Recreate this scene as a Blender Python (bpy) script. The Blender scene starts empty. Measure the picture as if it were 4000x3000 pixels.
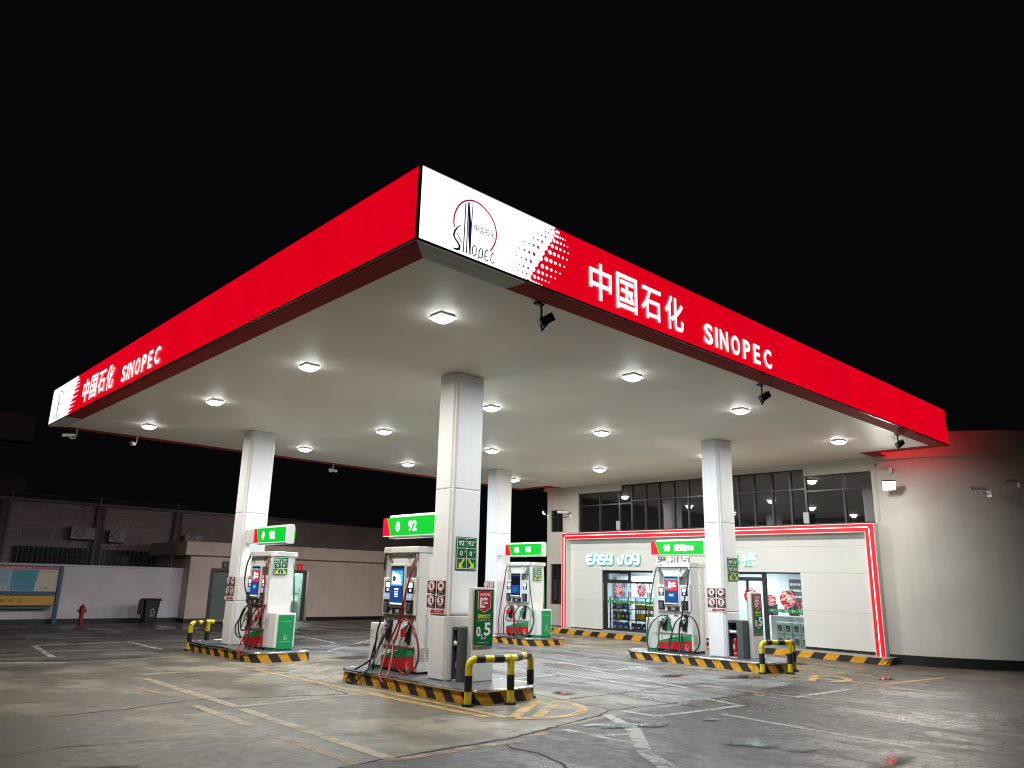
import bpy, math, random
from mathutils import Vector, Matrix
random.seed(7)
S = bpy.context.scene
COL = S.collection

# ------------------------------------------------------------------ camera
cam_d = bpy.data.cameras.new('camera'); cam_d.lens = 26.95; cam_d.sensor_width = 36
cam_d.clip_start = 0.05; cam_d.clip_end = 600
cam = bpy.data.objects.new('camera', cam_d); COL.objects.link(cam)
rr = Vector((0.72661853, -0.68670558, 0.02146982)); uu = Vector((-0.1889473, -0.16968944, 0.96721477)); ff = Vector((0.66054858, 0.70685284, 0.25305066))
cam.matrix_world = Matrix(((rr.x, uu.x, -ff.x, -4.5602), (rr.y, uu.y, -ff.y, -6.4837), (rr.z, uu.z, -ff.z, 1.76), (0, 0, 0, 1)))
S.camera = cam
# ------------------------------------------------------------------ world (night sky)
W = bpy.data.worlds.new('World'); S.world = W; W.use_nodes = True
bg = W.node_tree.nodes['Background']; bg.inputs[0].default_value = (0.75, 0.80, 1.0, 1); bg.inputs[1].default_value = 0.0026
S.view_settings.view_transform = 'Standard'; S.view_settings.look = 'None'
S.view_settings.exposure = 0.0; S.view_settings.gamma = 1.0; S.view_settings.use_curve_mapping = False
try:
    S.cycles.use_denoising = True; S.cycles.pixel_filter_type = 'BLACKMAN_HARRIS'; S.cycles.filter_width = 1.1; S.cycles.max_bounces = 8; S.cycles.diffuse_bounces = 5; S.cycles.transparent_max_bounces = 12
    S.cycles.sample_clamp_indirect = 4.0; S.cycles.use_light_tree = True; S.cycles.caustics_reflective = False
except Exception: pass

# ------------------------------------------------------------------ materials
MT = {}
def N(nt, t, **kw):
    n = nt.nodes.new(t)
    for k, v in kw.items(): setattr(n, k, v)
    return n
def mat(name, col, rough=.5, metal=0., spec=.5, em=None, es=0., bump=0., bs=40., var=0., vs=3., ior=None, streak=0.):
    if name in MT: return MT[name]
    m = bpy.data.materials.new(name); m.use_nodes = True; nt = m.node_tree
    b = nt.nodes['Principled BSDF']
    b.inputs['Base Color'].default_value = (*col, 1); b.inputs['Roughness'].default_value = rough
    b.inputs['Metallic'].default_value = metal; b.inputs['Specular IOR Level'].default_value = spec
    if ior: b.inputs['IOR'].default_value = ior
    if em: b.inputs['Emission Color'].default_value = (*em, 1); b.inputs['Emission Strength'].default_value = es
    tc = N(nt, 'ShaderNodeTexCoord')
    if var:
        n = N(nt, 'ShaderNodeTexNoise'); n.inputs['Scale'].default_value = vs; n.inputs['Detail'].default_value = 6
        r = N(nt, 'ShaderNodeMapRange'); r.inputs['From Min'].default_value = .3; r.inputs['From Max'].default_value = .7
        r.inputs['To Min'].default_value = 1 - var; r.inputs['To Max'].default_value = 1 + var * .4
        mx = N(nt, 'ShaderNodeMix', data_type='RGBA', blend_type='MULTIPLY'); mx.inputs[0].default_value = 1
        nt.links.new(tc.outputs['Object'], n.inputs['Vector']); nt.links.new(n.outputs[0], r.inputs[0])
        mx.inputs[6].default_value = (*col, 1); nt.links.new(r.outputs[0], mx.inputs[7])
        if streak:
            mp = N(nt, 'ShaderNodeMapping'); mp.inputs['Scale'].default_value = (3.2, 3.2, .22); n4 = N(nt, 'ShaderNodeTexNoise'); n4.inputs['Scale'].default_value = 1.6; n4.inputs['Detail'].default_value = 7
            r4 = N(nt, 'ShaderNodeMapRange'); r4.inputs['From Min'].default_value = .5; r4.inputs['From Max'].default_value = .75; r4.inputs['To Min'].default_value = 1; r4.inputs['To Max'].default_value = 1 - streak
            ml = N(nt, 'ShaderNodeMath', operation='MULTIPLY'); nt.links.new(tc.outputs['Object'], mp.inputs[0]); nt.links.new(mp.outputs[0], n4.inputs['Vector']); nt.links.new(n4.outputs[0], r4.inputs[0])
            nt.links.new(r.outputs[0], ml.inputs[0]); nt.links.new(r4.outputs[0], ml.inputs[1]); nt.links.new(ml.outputs[0], mx.inputs[7])
        pass; nt.links.new(mx.outputs[2], b.inputs['Base Color'])
    if bump:
        n2 = N(nt, 'ShaderNodeTexNoise'); n2.inputs['Scale'].default_value = bs; n2.inputs['Detail'].default_value = 4
        bp = N(nt, 'ShaderNodeBump'); bp.inputs['Strength'].default_value = bump; bp.inputs['Distance'].default_value = .01
        nt.links.new(tc.outputs['Object'], n2.inputs['Vector']); nt.links.new(n2.outputs[0], bp.inputs['Height']); nt.links.new(bp.outputs[0], b.inputs['Normal'])
    MT[name] = m; return m
def emit(name, col, s):
    return mat(name, tuple(min(.8, c) * .35 for c in col), .35, em=col, es=s)
white = mat('white_paint', (.72, .71, .68), .28, var=.05, vs=2, bump=.03, bs=25)
colw = mat('column_panel', (.80, .80, .80), .45, spec=.35, streak=.07, var=.06, vs=1.3, bump=.02, bs=12)
ceilm = mat('ceiling_white', (.90, .84, .75), .55, var=.12, vs=.35, bump=.04, bs=3)
soffr = mat('soffit_red', (.34, .050, .045), .85, spec=.08, var=.1, vs=2)
soffw = mat('soffit_grey', (.58, .60, .57), .8, spec=.1, var=.08)
trimd = mat('dark_trim', (.03, .03, .045), .35)
blk = mat('black_plastic', (.018, .018, .02), .35)
blkr = mat('black_rubber', (.014, .014, .015), .5, bump=.1)
grey = mat('grey_metal', (.10, .105, .12), .4, metal=.2, var=.1)
lgrey = mat('light_grey', (.38, .38, .37), .4, var=.08)
steel = mat('brushed_steel', (.62, .62, .62), .22, metal=1, bump=.25, bs=9, var=.15, vs=8)
plate = mat('island_plate', (.16, .165, .175), .38, metal=.35, var=.25, vs=5)
redp = mat('red_paint', (.55, .012, .018), .28, var=.06)
greenp = mat('green_paint', (.012, .28, .09), .3, var=.06)
sgreen = mat('sign_green', (.008, .13, .045), .25, var=.04)
sblack = mat('sign_black', (.022, .018, .018), .3)
swhite = mat('sign_white', (.78, .78, .76), .35)
spink = mat('sign_pale_pink', (.75, .67, .65), .35)
sred = mat('sign_red', (.5, .02, .03), .35)
yarrow = mat('arrow_yellow', (.70, .72, .02), .35)
ykerb = mat('kerb_yellow', (.75, .36, .015), .5, var=.35, vs=9, bump=.2)
bkerb = mat('kerb_black', (.025, .022, .02), .5, var=.3, vs=9, bump=.2)
ypipe = mat('pipe_yellow', (.72, .58, .03), .3, var=.1, vs=6)
plaster = mat('cream_render', (.50, .47, .42), .7, var=.08, vs=1.2, bump=.08, bs=60)
drumm = mat('curved_wall_render', (.56, .545, .50), .72, streak=.06, var=.16, vs=.5, bump=.08, bs=60)
panelm = mat('glossy_wall_panel', (.64, .64, .63), .12, var=.03, vs=1)
skirt = mat('black_skirting', (.015, .015, .015), .35)
alum = mat('dark_window_frame', (.035, .035, .038), .35, metal=.3)
dglass = mat('tinted_glass', (.012, .012, .014), .015, ior=2.1)
pinkw = mat('toilet_block_render', (.74, .62, .54), .75, streak=.06, var=.12, vs=1, bump=.1)
gwall = mat('boundary_wall_render', (.76, .72, .77), .75, streak=.08, var=.14, vs=.8, bump=.1)
facw = mat('factory_cladding', (.36, .31, .31), .7, var=.3, vs=.8)
bfab = mat('board_blue', (.05, .13, .22), .5)
E_red = emit('lit_red_acrylic', (.76, .0, .012), 1.0)
def uneven(m, lo, hi):
    nt = m.node_tree; tc = N(nt, 'ShaderNodeTexCoord'); mp = N(nt, 'ShaderNodeMapping'); mp.inputs['Scale'].default_value = (.9, .9, .25)
    n = N(nt, 'ShaderNodeTexNoise'); n.inputs['Scale'].default_value = 1.1; n.inputs['Detail'].default_value = 3; r = N(nt, 'ShaderNodeMapRange')
    r.inputs['From Min'].default_value = .35; r.inputs['From Max'].default_value = .65; r.inputs['To Min'].default_value = lo; r.inputs['To Max'].default_value = hi
    nt.links.new(tc.outputs['Object'], mp.inputs[0]); nt.links.new(mp.outputs[0], n.inputs['Vector']); nt.links.new(n.outputs[0], r.inputs[0]); nt.links.new(r.outputs[0], nt.nodes['Principled BSDF'].inputs['Emission Strength'])
uneven(E_red, .93, 1.04)
E_white = emit('lit_white_acrylic', (1, 1, 1), 1.25)
E_letter = emit('lit_white_letters', (1, .97, 1), 1.3)
E_lamp = emit('lamp_diffuser', (.95, .98, 1.0), 32)
E_green = emit('lit_green_acrylic', (.0, .50, .025), 1.0)
E_pink = emit('lit_crimson_acrylic', (.75, .0, .03), 1.0)
E_num = emit('lit_numerals', (.92, 1, .97), 2.2)
E_yel = emit('lit_yellow_line', (.9, .5, .02), 1.0)
E_lip = emit('lit_edge', (.75, 1, .82), 1.2)
E_neon = emit('neon_tube_core', (1, .78, .6), 3)
E_redch = mat('neon_channel_red', (.25, .0, .01), .35, em=(.80, .0, .016), es=.9)
E_mint = emit('lit_mint_letter', (.42, 1, .76), 2.6)
E_teal = emit('mint_letter_side', (.06, .42, .28), .8)
ltside = mat('letter_shadow_side', (.12, .13, .13), .5)  # outline and depth shade of the letters, painted as a dark copy behind
E_wlet = emit('lit_white_letter', (1, 1, 1), 1.2)
E_sb = emit('screen_blue', (.01, .06, .26), .8)
E_sl = emit('screen_light_blue', (.05, .40, .75), 1.0)
E_sr = emit('screen_red', (.55, .04, .07), 1.0)
E_sw = emit('screen_white', (.85, .92, 1), 1.2)
E_sk = emit('screen_dark', (.002, .004, .015), .6)
E_led = emit('led_blue', (.03, .25, 1), 3)
E_flood = emit('floodlight_lens', (1, .97, .92), 110)
E_tube = emit('shop_tube_light', (.85, .93, 1), 6)
E_redsign = emit('lit_red_toilet_sign', (.8, .01, .02), .9)
lightlow = mat('low_wire', (.10, .09, .09), .5)

def glass_mat():
    m = bpy.data.materials.new('shop_glass'); m.use_nodes = True; nt = m.node_tree; nt.nodes.clear()
    o = N(nt, 'ShaderNodeOutputMaterial'); t = N(nt, 'ShaderNodeBsdfTransparent'); g = N(nt, 'ShaderNodeBsdfGlossy'); x = N(nt, 'ShaderNodeMixShader')
    t.inputs[0].default_value = (.93, .97, .96, 1); g.inputs['Roughness'].default_value = .02
    f = N(nt, 'ShaderNodeFresnel'); f.inputs[0].default_value = 1.5
    nt.links.new(f.outputs[0], x.inputs[0]); nt.links.new(t.outputs[0], x.inputs[1]); nt.links.new(g.outputs[0], x.inputs[2]); nt.links.new(x.outputs[0], o.inputs[0])
    return m
glass = glass_mat()

def worn(name, col, lo=.42, hi=.58, sc=3.):
    m = bpy.data.materials.new(name); m.use_nodes = True; nt = m.node_tree; b = nt.nodes['Principled BSDF']; o = nt.nodes['Material Output']
    b.inputs['Base Color'].default_value = (*col, 1); b.inputs['Roughness'].default_value = .5
    tc = N(nt, 'ShaderNodeTexCoord'); n = N(nt, 'ShaderNodeTexNoise'); n.inputs['Scale'].default_value = sc; n.inputs['Detail'].default_value = 9; n.inputs['Roughness'].default_value = .72
    r = N(nt, 'ShaderNodeMapRange'); r.inputs['From Min'].default_value = lo; r.inputs['From Max'].default_value = hi; r.inputs['To Min'].default_value = .10; r.inputs['To Max'].default_value = .62
    t = N(nt, 'ShaderNodeBsdfTransparent'); x = N(nt, 'ShaderNodeMixShader')
    nt.links.new(tc.outputs['Object'], n.inputs['Vector']); nt.links.new(n.outputs[0], r.inputs[0]); nt.links.new(r.outputs[0], x.inputs[0])
    nt.links.new(t.outputs[0], x.inputs[1]); nt.links.new(b.outputs[0], x.inputs[2]); nt.links.new(x.outputs[0], o.inputs[0])
    return m
w_white = worn('worn_white_paint', (.46, .44, .40), .38, .52); w_pink = worn('worn_orange_white_paint', (.46, .36, .26), .37, .52); w_yel = worn('worn_yellow_paint', (.52, .33, .09), .36, .50)
w_or = worn('worn_orange_paint', (.42, .26, .13)); w_thin = worn('faded_line_paint', (.38, .34, .27), .42, .56)

def ground_mat():
    m = bpy.data.materials.new('worn_damp_concrete'); m.use_nodes = True; nt = m.node_tree; b = nt.nodes['Principled BSDF']; L = nt.links.new
    tc = N(nt, 'ShaderNodeTexCoord'); sep = N(nt, 'ShaderNodeSeparateXYZ'); L(tc.outputs['Object'], sep.inputs[0])
    def noise(sc, det=6, ro=.6, stretch=None, dist=0.):
        n = N(nt, 'ShaderNodeTexNoise'); n.inputs['Scale'].default_value = sc; n.inputs['Detail'].default_value = det; n.inputs['Roughness'].default_value = ro; n.inputs['Distortion'].default_value = dist
        if stretch:
            mp = N(nt, 'ShaderNodeMapping'); mp.inputs['Scale'].default_value = stretch; mp.inputs['Rotation'].default_value = (0, 0, .3); L(tc.outputs['Object'], mp.inputs[0]); L(mp.outputs[0], n.inputs['Vector'])
        else: L(tc.outputs['Object'], n.inputs['Vector'])
        return n.outputs[0]
    def rng(v, a, b_, c=0., d=1., smooth=True):
        r = N(nt, 'ShaderNodeMapRange'); r.interpolation_type = 'SMOOTHSTEP' if smooth else 'LINEAR'
        L(v, r.inputs[0]); r.inputs[1].default_value = a; r.inputs[2].default_value = b_; r.inputs[3].default_value = c; r.inputs[4].default_value = d; return r.outputs[0]
    def mth(op, a, b_=None):
        n = N(nt, 'ShaderNodeMath', operation=op)
        for i, v in enumerate((a, b_)):
            if v is None: continue
            if isinstance(v, (int, float)): n.inputs[i].default_value = v
            else: L(v, n.inputs[i])
        return n.outputs[0]
    def mix(f, a, c):
        n = N(nt, 'ShaderNodeMix', data_type='RGBA'); L(f, n.inputs[0])
        for i, v in ((6, a), (7, c)):
            if isinstance(v, tuple): n.inputs[i].default_value = (*v, 1)
            else: L(v, n.inputs[i])
        return n.outputs[2]
    X, Y = sep.outputs[0], sep.outputs[1]
    base = mix(rng(noise(.45, 7, .62), .44, .57), (.120, .104, .078), (.235, .208, .158))
    base = mix(rng(noise(1.6, 9, .66), .53, .64, 0, .75), base, (.110, .095, .072))
    base = mix(rng(noise(9, 8, .7), .5, .8, 0, .55), base, (.12, .115, .10))
    # bluish grey lane between the islands
    lane = mth('MULTIPLY', rng(X, 5.2, 6.4), rng(X, 13.5, 11.8)); lane = mth('MULTIPLY', lane, rng(Y, -.5, 1.5))
    base = mix(mth('MULTIPLY', lane, .8), base, mix(rng(noise(1.1, 7, .7, (1.6, .35, 1)), .36, .6), (.075, .080, .084), (.195, .200, .202)))
    # darker asphalt-like apron on the right and far yard; lamp falloff also painted in
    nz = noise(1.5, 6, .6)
    west_falloff = mth('MULTIPLY', rng(X, 2.4, -.6), rng(noise(.38, 6, .6, (1, .6, 1), .5), .34, .62))
    base = mix(mth('MULTIPLY', west_falloff, .8), base, (.058, .049, .038))  # ground past the left canopy edge painted darker for lamp falloff, with stains
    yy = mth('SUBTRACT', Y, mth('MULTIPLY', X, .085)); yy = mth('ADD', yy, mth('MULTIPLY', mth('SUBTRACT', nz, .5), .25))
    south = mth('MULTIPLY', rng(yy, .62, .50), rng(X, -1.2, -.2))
    base = mix(mth('MULTIPLY', south, .96), base, mix(rng(noise(2.6, 9, .72), .35, .66), (.015, .014, .012), (.052, .048, .040)))  # dark surface of its own, deepened in colour for the lamp falloff
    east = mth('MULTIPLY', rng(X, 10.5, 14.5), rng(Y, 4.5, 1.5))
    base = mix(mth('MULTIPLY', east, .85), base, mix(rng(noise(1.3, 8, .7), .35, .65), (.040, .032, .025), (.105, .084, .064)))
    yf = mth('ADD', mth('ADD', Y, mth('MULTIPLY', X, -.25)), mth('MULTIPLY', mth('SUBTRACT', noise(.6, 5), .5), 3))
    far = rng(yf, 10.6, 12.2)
    base = mix(mth('MULTIPLY', far, .85), base, mix(rng(noise(.9, 6, .6, (.5, 1.5, 1)), .38, .62), (.045, .038, .036), (.13, .115, .10)))  # dark wet yard, with its lack of light painted in as well
    # damp stains and wet film
    damp = rng(noise(.55, 9, .62, (1.5, .7, 1), .6), .50, .60)
    dampm = mth('MULTIPLY', damp, mth('ADD', mth('ADD', mth('MULTIPLY', south, .35), mth('MULTIPLY', far, .5)), mth('ADD', mth('MULTIPLY', lane, .4), .38)))
    base = mix(dampm, base, (.055, .05, .045))
    spots = rng(noise(1.7, 8, .55, None, .4), .615, .66, 0, .6)
    base = mix(spots, base, (.045, .04, .034))
    grit = rng(noise(34, 4, .6), .60, .70, 0, .5); base = mix(mth('MULTIPLY', grit, mth('ADD', south, .25)), base, (.015, .014, .013))
    L(base, b.inputs['Base Color'])
    wet = mth('MULTIPLY', rng(noise(.8, 9, .6, (1.3, .6, 1), .8), .48, .6), mth('ADD', mth('ADD', mth('MULTIPLY', south, .6), mth('MULTIPLY', lane, .75)), mth('ADD', mth('MULTIPLY', far, .6), .1)))
    ro = mth('ADD', rng(noise(7, 6), .3, .7, .44, .62), mth('MULTIPLY', wet, -.30))
    ro = mth('ADD', ro, mth('MULTIPLY', east, .12)); L(ro, b.inputs['Roughness']); b.inputs['Specular IOR Level'].default_value = .30
    bp = N(nt, 'ShaderNodeBump'); bp.inputs['Strength'].default_value = .35; bp.inputs['Distance'].default_value = .012
    h = mth('ADD', mth('MULTIPLY', noise(28, 8, .75), mth('ADD', mth('MULTIPLY', south, 2.2), 1)), mth('MULTIPLY', noise(3, 5), 1.2)); L(h, bp.inputs['Height']); L(bp.outputs[0], b.inputs['Normal'])
    return m
def puddle_mat():
    m = bpy.data.materials.new('standing_water'); m.use_nodes = True; nt = m.node_tree; b = nt.nodes['Principled BSDF']; o = nt.nodes['Material Output']
    b.inputs['Base Color'].default_value = (.022, .020, .018, 1); b.inputs['Roughness'].default_value = .04
    tc = N(nt, 'ShaderNodeTexCoord'); n = N(nt, 'ShaderNodeTexNoise'); n.inputs['Scale'].default_value = 3.2; n.inputs['Detail'].default_value = 8; n.inputs['Roughness'].default_value = .68
    r = N(nt, 'ShaderNodeMapRange'); r.inputs['From Min'].default_value = .44; r.inputs['From Max'].default_value = .54; r.inputs['To Min'].default_value = 0; r.inputs['To Max'].default_value = .9
    n3 = N(nt, 'ShaderNodeTexNoise'); n3.inputs['Scale'].default_value = 22; bp = N(nt, 'ShaderNodeBump'); bp.inputs['Strength'].default_value = .10; bp.inputs['Distance'].default_value = .01
    t = N(nt, 'ShaderNodeBsdfTransparent'); x = N(nt, 'ShaderNodeMixShader'); L = nt.links.new
    L(tc.outputs['Object'], n.inputs['Vector']); L(tc.outputs['Object'], n3.inputs['Vector']); L(n3.outputs[0], bp.inputs['Height']); L(bp.outputs[0], b.inputs['Normal'])
    at = N(nt, 'ShaderNodeAttribute', attribute_name='fade'); ad = N(nt, 'ShaderNodeMath', operation='MULTIPLY_ADD'); ad.inputs[1].default_value = .42; L(at.outputs['Fac'], ad.inputs[0]); L(n.outputs[0], ad.inputs[2])
    r.inputs['From Min'].default_value = .60; r.inputs['From Max'].default_value = 1.0
    L(ad.outputs[0], r.inputs[0]); L(r.outputs[0], x.inputs[0]); L(t.outputs[0], x.inputs[1]); L(b.outputs[0], x.inputs[2]); L(x.outputs[0], o.inputs[0])
    return m
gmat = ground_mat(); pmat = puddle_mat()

# ------------------------------------------------------------------ mesh helpers
def F(o, r, u):
    o = Vector(o); r = Vector(r).normalized(); u = Vector(u).normalized(); n = r.cross(u)
    return lambda a, b, c=0.: o + r * a + u * b + n * c
ID = lambda a, b, c: Vector((a, b, c))
def FX(x, y0, z0=0.): return F((x, y0, z0), (0, -1, 0), (0, 0, 1))     # face looking -X, a runs towards -Y
def FY(y, x0, z0=0.): return F((x0, y, z0), (1, 0, 0), (0, 0, 1))      # face looking -Y, a runs towards +X
TXT = {}
def text_geo(s, bold):
    k = (s, bold)
    if k in TXT: return TXT[k]
    c = bpy.data.curves.new('txt', 'FONT'); c.body = s; c.size = 1; c.offset = bold; c.resolution_u = 3; c.fill_mode = 'FRONT'
    o = bpy.data.objects.new('txt', c); COL.objects.link(o)
    bpy.context.view_layer.update(); dg = bpy.context.evaluated_depsgraph_get()
    me = bpy.data.meshes.new_from_object(o.evaluated_get(dg))
    v = [tuple(p.co) for p in me.vertices]; f = [tuple(p.vertices) for p in me.polygons]
    bpy.data.objects.remove(o); bpy.data.meshes.remove(me); bpy.data.curves.remove(c)
    xs = [p[0] for p in v]; ys = [p[1] for p in v]
    b = (min(xs), min(ys), max(xs), max(ys)); TXT[k] = (v, f, b); return TXT[k]
class M:
    def __init__(s, tilt=False): s.v = []; s.f = []; s.m = []; s.tilt = tilt
    def add(s, vs, fs, mi=0):
        o = len(s.v)
        for p in vs:
            p = Vector(p)
            if s.tilt: p.z += .0075 * (p.y - 2.2)
            s.v.append(p)
        for f in fs: s.f.append(tuple(o + i for i in f)); s.m.append(mi)
        return s
    def fbox(s, f, a0, b0, c0, a1, b1, c1, mi=0):
        P = [f(a, b, c) for c in (c0, c1) for b in (b0, b1) for a in (a0, a1)]
        return s.add(P, [(0, 2, 3, 1), (4, 5, 7, 6), (0, 1, 5, 4), (2, 6, 7, 3), (0, 4, 6, 2), (1, 3, 7, 5)], mi)
    def box(s, x0, y0, z0, x1, y1, z1, mi=0): return s.fbox(ID, x0, y0, z0, x1, y1, z1, mi)
    def poly(s, f, pts, c0, c1, mi=0, side=None):
        n = len(pts); P = [f(a, b, c0) for a, b in pts] + [f(a, b, c1) for a, b in pts]
        ar = sum(pts[i][0] * pts[(i + 1) % n][1] - pts[(i + 1) % n][0] * pts[i][1] for i in range(n))
        top = tuple(range(n, 2 * n)); bot = tuple(range(n - 1, -1, -1))
        if ar < 0: top = top[::-1]; bot = bot[::-1]
        s.add(P, [top, bot], mi)
        o = len(s.v) - 2 * n
        for i in range(n):
            j = (i + 1) % n; q = (o + i, o + j, o + n + j, o + n + i)
            s.f.append(q if ar > 0 else q[::-1]); s.m.append(mi if side is None else side)
        return s
    def flat(s, f, pts, c=0., mi=0):
        n = len(pts); ar = sum(pts[i][0] * pts[(i + 1) % n][1] - pts[(i + 1) % n][0] * pts[i][1] for i in range(n))
        return s.add([f(a, b, c) for a, b in pts], [tuple(range(n)) if ar > 0 else tuple(range(n - 1, -1, -1))], mi)
    def rib(s, f, pts, w, c0=0., c1=None, mi=0):
        n = len(pts); ws = w if isinstance(w, (list, tuple)) else [w] * n; L = []; R = []
        for i, p in enumerate(pts):
            a = Vector(pts[max(0, i - 1)]); b = Vector(pts[min(n - 1, i + 1)]); d = (b - a)
            if pts[0] == pts[-1] and i in (0, n - 1): d = Vector(pts[1]) - Vector(pts[-2])
            d = d.normalized() if d.length else Vector((1, 0)); q = Vector((-d.y, d.x)) * ws[i] / 2
            L.append((p[0] + q.x, p[1] + q.y)); R.append((p[0] - q.x, p[1] - q.y))
        for i in range(n - 1):
            Q = [R[i], R[i + 1], L[i + 1], L[i]]
            s.add([f(a, b, c0 if c1 is None else c1) for a, b in Q], [(0, 1, 2, 3)], mi)
        return s
    def text(s, f, t, cx, cy, w, h, c=0.005, bold=0., mi=0, th=0.):
        v, fs, b = text_geo(t, bold); bw = b[2] - b[0]; bh = b[3] - b[1]
        sy = h / bh; sx = sy if w is None else w / bw
        P = [f(cx + (p[0] - b[0] - bw / 2) * sx, cy + (p[1] - b[1] - bh / 2) * sy, c) for p in v]
        s.add(P, fs, mi)
        return s
    def tube(s, pts, r, n=8, mi=0, cap=True):
        pts = [Vector(p) for p in pts]; o = len(s.v); up = Vector((.13, .31, .94)); V = []
        for i, p in enumerate(pts):
            d = (pts[min(i + 1, len(pts) - 1)] - pts[max(i - 1, 0)]).normalized()
            a = d.cross(up)
            if a.length < .2: a = d.cross(Vector((1, .2, 0)))
            a.normalize(); b = d.cross(a); up = -b if False else up
            ri = r[i] if isinstance(r, (list, tuple)) else r
            V += [p + (a * math.cos(t) + b * math.sin(t)) * ri for t in [2 * math.pi * k / n for k in range(n)]]
        fs = [(i * n + k, i * n + (k + 1) % n, (i + 1) * n + (k + 1) % n, (i + 1) * n + k) for i in range(len(pts) - 1) for k in range(n)]
        if cap: fs += [tuple(range(n - 1, -1, -1)), tuple(range((len(pts) - 1) * n, len(pts) * n))]
        return s.add(V, fs, mi)
    def lathe(s, c, prof, n=20, mi=0, ax='z'):
        V = []
        for r, z in prof:
            for k in range(n):
                t = 2 * math.pi * k / n; a, b = r * math.cos(t), r * math.sin(t)
                V.append(Vector(c) + (Vector((a, b, z)) if ax == 'z' else Vector((-z, a, b)) if ax == 'x' else Vector((a, -z, b))))
        m = len(prof)
        fs = [(i * n + k, i * n + (k + 1) % n, (i + 1) * n + (k + 1) % n, (i + 1) * n + k) for i in range(m - 1) for k in range(n)]
        fs += [tuple(range(n - 1, -1, -1)), tuple(range((m - 1) * n, m * n))]
        return s.add(V, fs, mi)
    def disc(s, f, cx, cy, r, c=0., n=24, mi=0, r0=0.):
        if r0:
            P = [f(cx + q * math.cos(2 * math.pi * k / n), cy + q * math.sin(2 * math.pi * k / n), c) for q in (r0, r) for k in range(n)]
            return s.add(P, [(k, n + k, n + (k + 1) % n, (k + 1) % n)[::1] for k in range(n)], mi)
        return s.add([f(cx + r * math.cos(2 * math.pi * k / n), cy + r * math.sin(2 * math.pi * k / n), c) for k in range(n)], [tuple(range(n))], mi)
def smooth_path(pts, sub=5, lock=False):
    P = [Vector(p) for p in pts]; out = []
    for i in range(len(P) - 1):
        p0 = P[max(i - 1, 0)]; p1 = P[i]; p2 = P[i + 1]; p3 = P[min(i + 2, len(P) - 1)]
        for k in range(sub):
            t = k / sub
            out.append(.5 * ((2 * p1) + (p2 - p0) * t + (2 * p0 - 5 * p1 + 4 * p2 - p3) * t * t + (3 * p1 - p0 - 3 * p2 + p3) * t ** 3))
    out.append(P[-1]); return out
def props(o, label=None, cat=None, group=None, kind=None):
    for k, v in (('label', label), ('category', cat), ('group', group), ('kind', kind)):
        if v: o[k] = v
def thing(name, loc, label, cat, group=None):
    o = bpy.data.objects.new(name, None); o.location = loc; o.empty_display_size = .1; COL.objects.link(o)
    props(o, label, cat, group); o['_w'] = tuple(loc); return o
def wl(o):
    v = Vector((0, 0, 0))
    while o is not None: v += o.location; o = o.parent
    return v
def add(name, g, mats, parent=None, label=None, cat=None, group=None, kind=None, smooth=False, bev=0., org=None, local=False):
    """mesh given in world coordinates (or in the parent's, local=True) becomes one object"""
    me = bpy.data.meshes.new(name)
    base = wl(parent) if parent is not None else Vector((0, 0, 0))
    if parent is None:
        if org is None:
            xs = [p.x for p in g.v]; ys = [p.y for p in g.v]; zs = [p.z for p in g.v]
            base = Vector(((min(xs) + max(xs)) / 2, (min(ys) + max(ys)) / 2, min(zs)))
        else: base = Vector(org)
    if local: base = Vector((0, 0, 0))
    me.from_pydata([tuple(p - base) for p in g.v], [], g.f)
    if not isinstance(mats, (list, tuple)): mats = [mats]
    for m in mats: me.materials.append(m)
    for p, mi in zip(me.polygons, g.m): p.material_index = mi
    if smooth:
        me.polygons.foreach_set('use_smooth', [True] * len(me.polygons))
        try: me.set_sharp_from_angle(angle=math.radians(38))
        except Exception: pass
    me.update()
    o = bpy.data.objects.new(name, me); COL.objects.link(o)
    if parent is not None: o.parent = parent
    if not local and parent is None: o.location = base
    props(o, label, cat, group, kind)
    if bev:
        b = o.modifiers.new('bevel', 'BEVEL'); b.width = bev; b.segments = 2; b.limit_method = 'ANGLE'; b.angle_limit = math.radians(50)
    return o
def lamp(name, parent, loc, size, power, col=(1, 1, 1), aim=(0, 0, -1), spread=None, shape='SQUARE'):
    d = bpy.data.lights.new(name, 'AREA'); d.shape = shape; d.size = size; d.energy = power; d.color = col
    if spread: d.spread = math.radians(spread)
    o = bpy.data.objects.new(name, d); COL.objects.link(o)
    o.location = Vector(loc) - wl(parent); o.parent = parent
    o.rotation_euler = Vector(aim).to_track_quat('-Z', 'Y').to_euler(); return o

# ------------------------------------------------------------------ ground
def gz(x, y):
    a = max(0, min(1, (x - 5) / 10)); yy = max(1.0, min(14, y)); f = 1 if y < 15 else max(0, 1 - (y - 15) / 6)
    return a * (-.03 + .0117 * (yy - 2.8)) * f
def span(a, b, st): return [a + i * st for i in range(int(round((b - a) / st)) + 1)]
gx = [-300, -120, -50, -25] + span(-12, 30, 1) + [40, 60, 120, 300]; gy = [-300, -120, -50, -25] + span(-12, 34, 1) + [45, 70, 130, 300]
g = M(); g.add([(x, y, gz(x, y)) for y in gy for x in gx], [(j * len(gx) + i, j * len(gx) + i + 1, (j + 1) * len(gx) + i + 1, (j + 1) * len(gx) + i) for j in range(len(gy) - 1) for i in range(len(gx) - 1)])
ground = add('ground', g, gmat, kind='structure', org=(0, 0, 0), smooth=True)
def inside(x, y, pts):
    c = False; n = len(pts)
    for i in range(n):
        (x0, y0), (x1, y1) = pts[i], pts[i - 1]
        if (y0 > y) != (y1 > y) and x < (x1 - x0) * (y - y0) / (y1 - y0) + x0: c = not c
    return c
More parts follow.
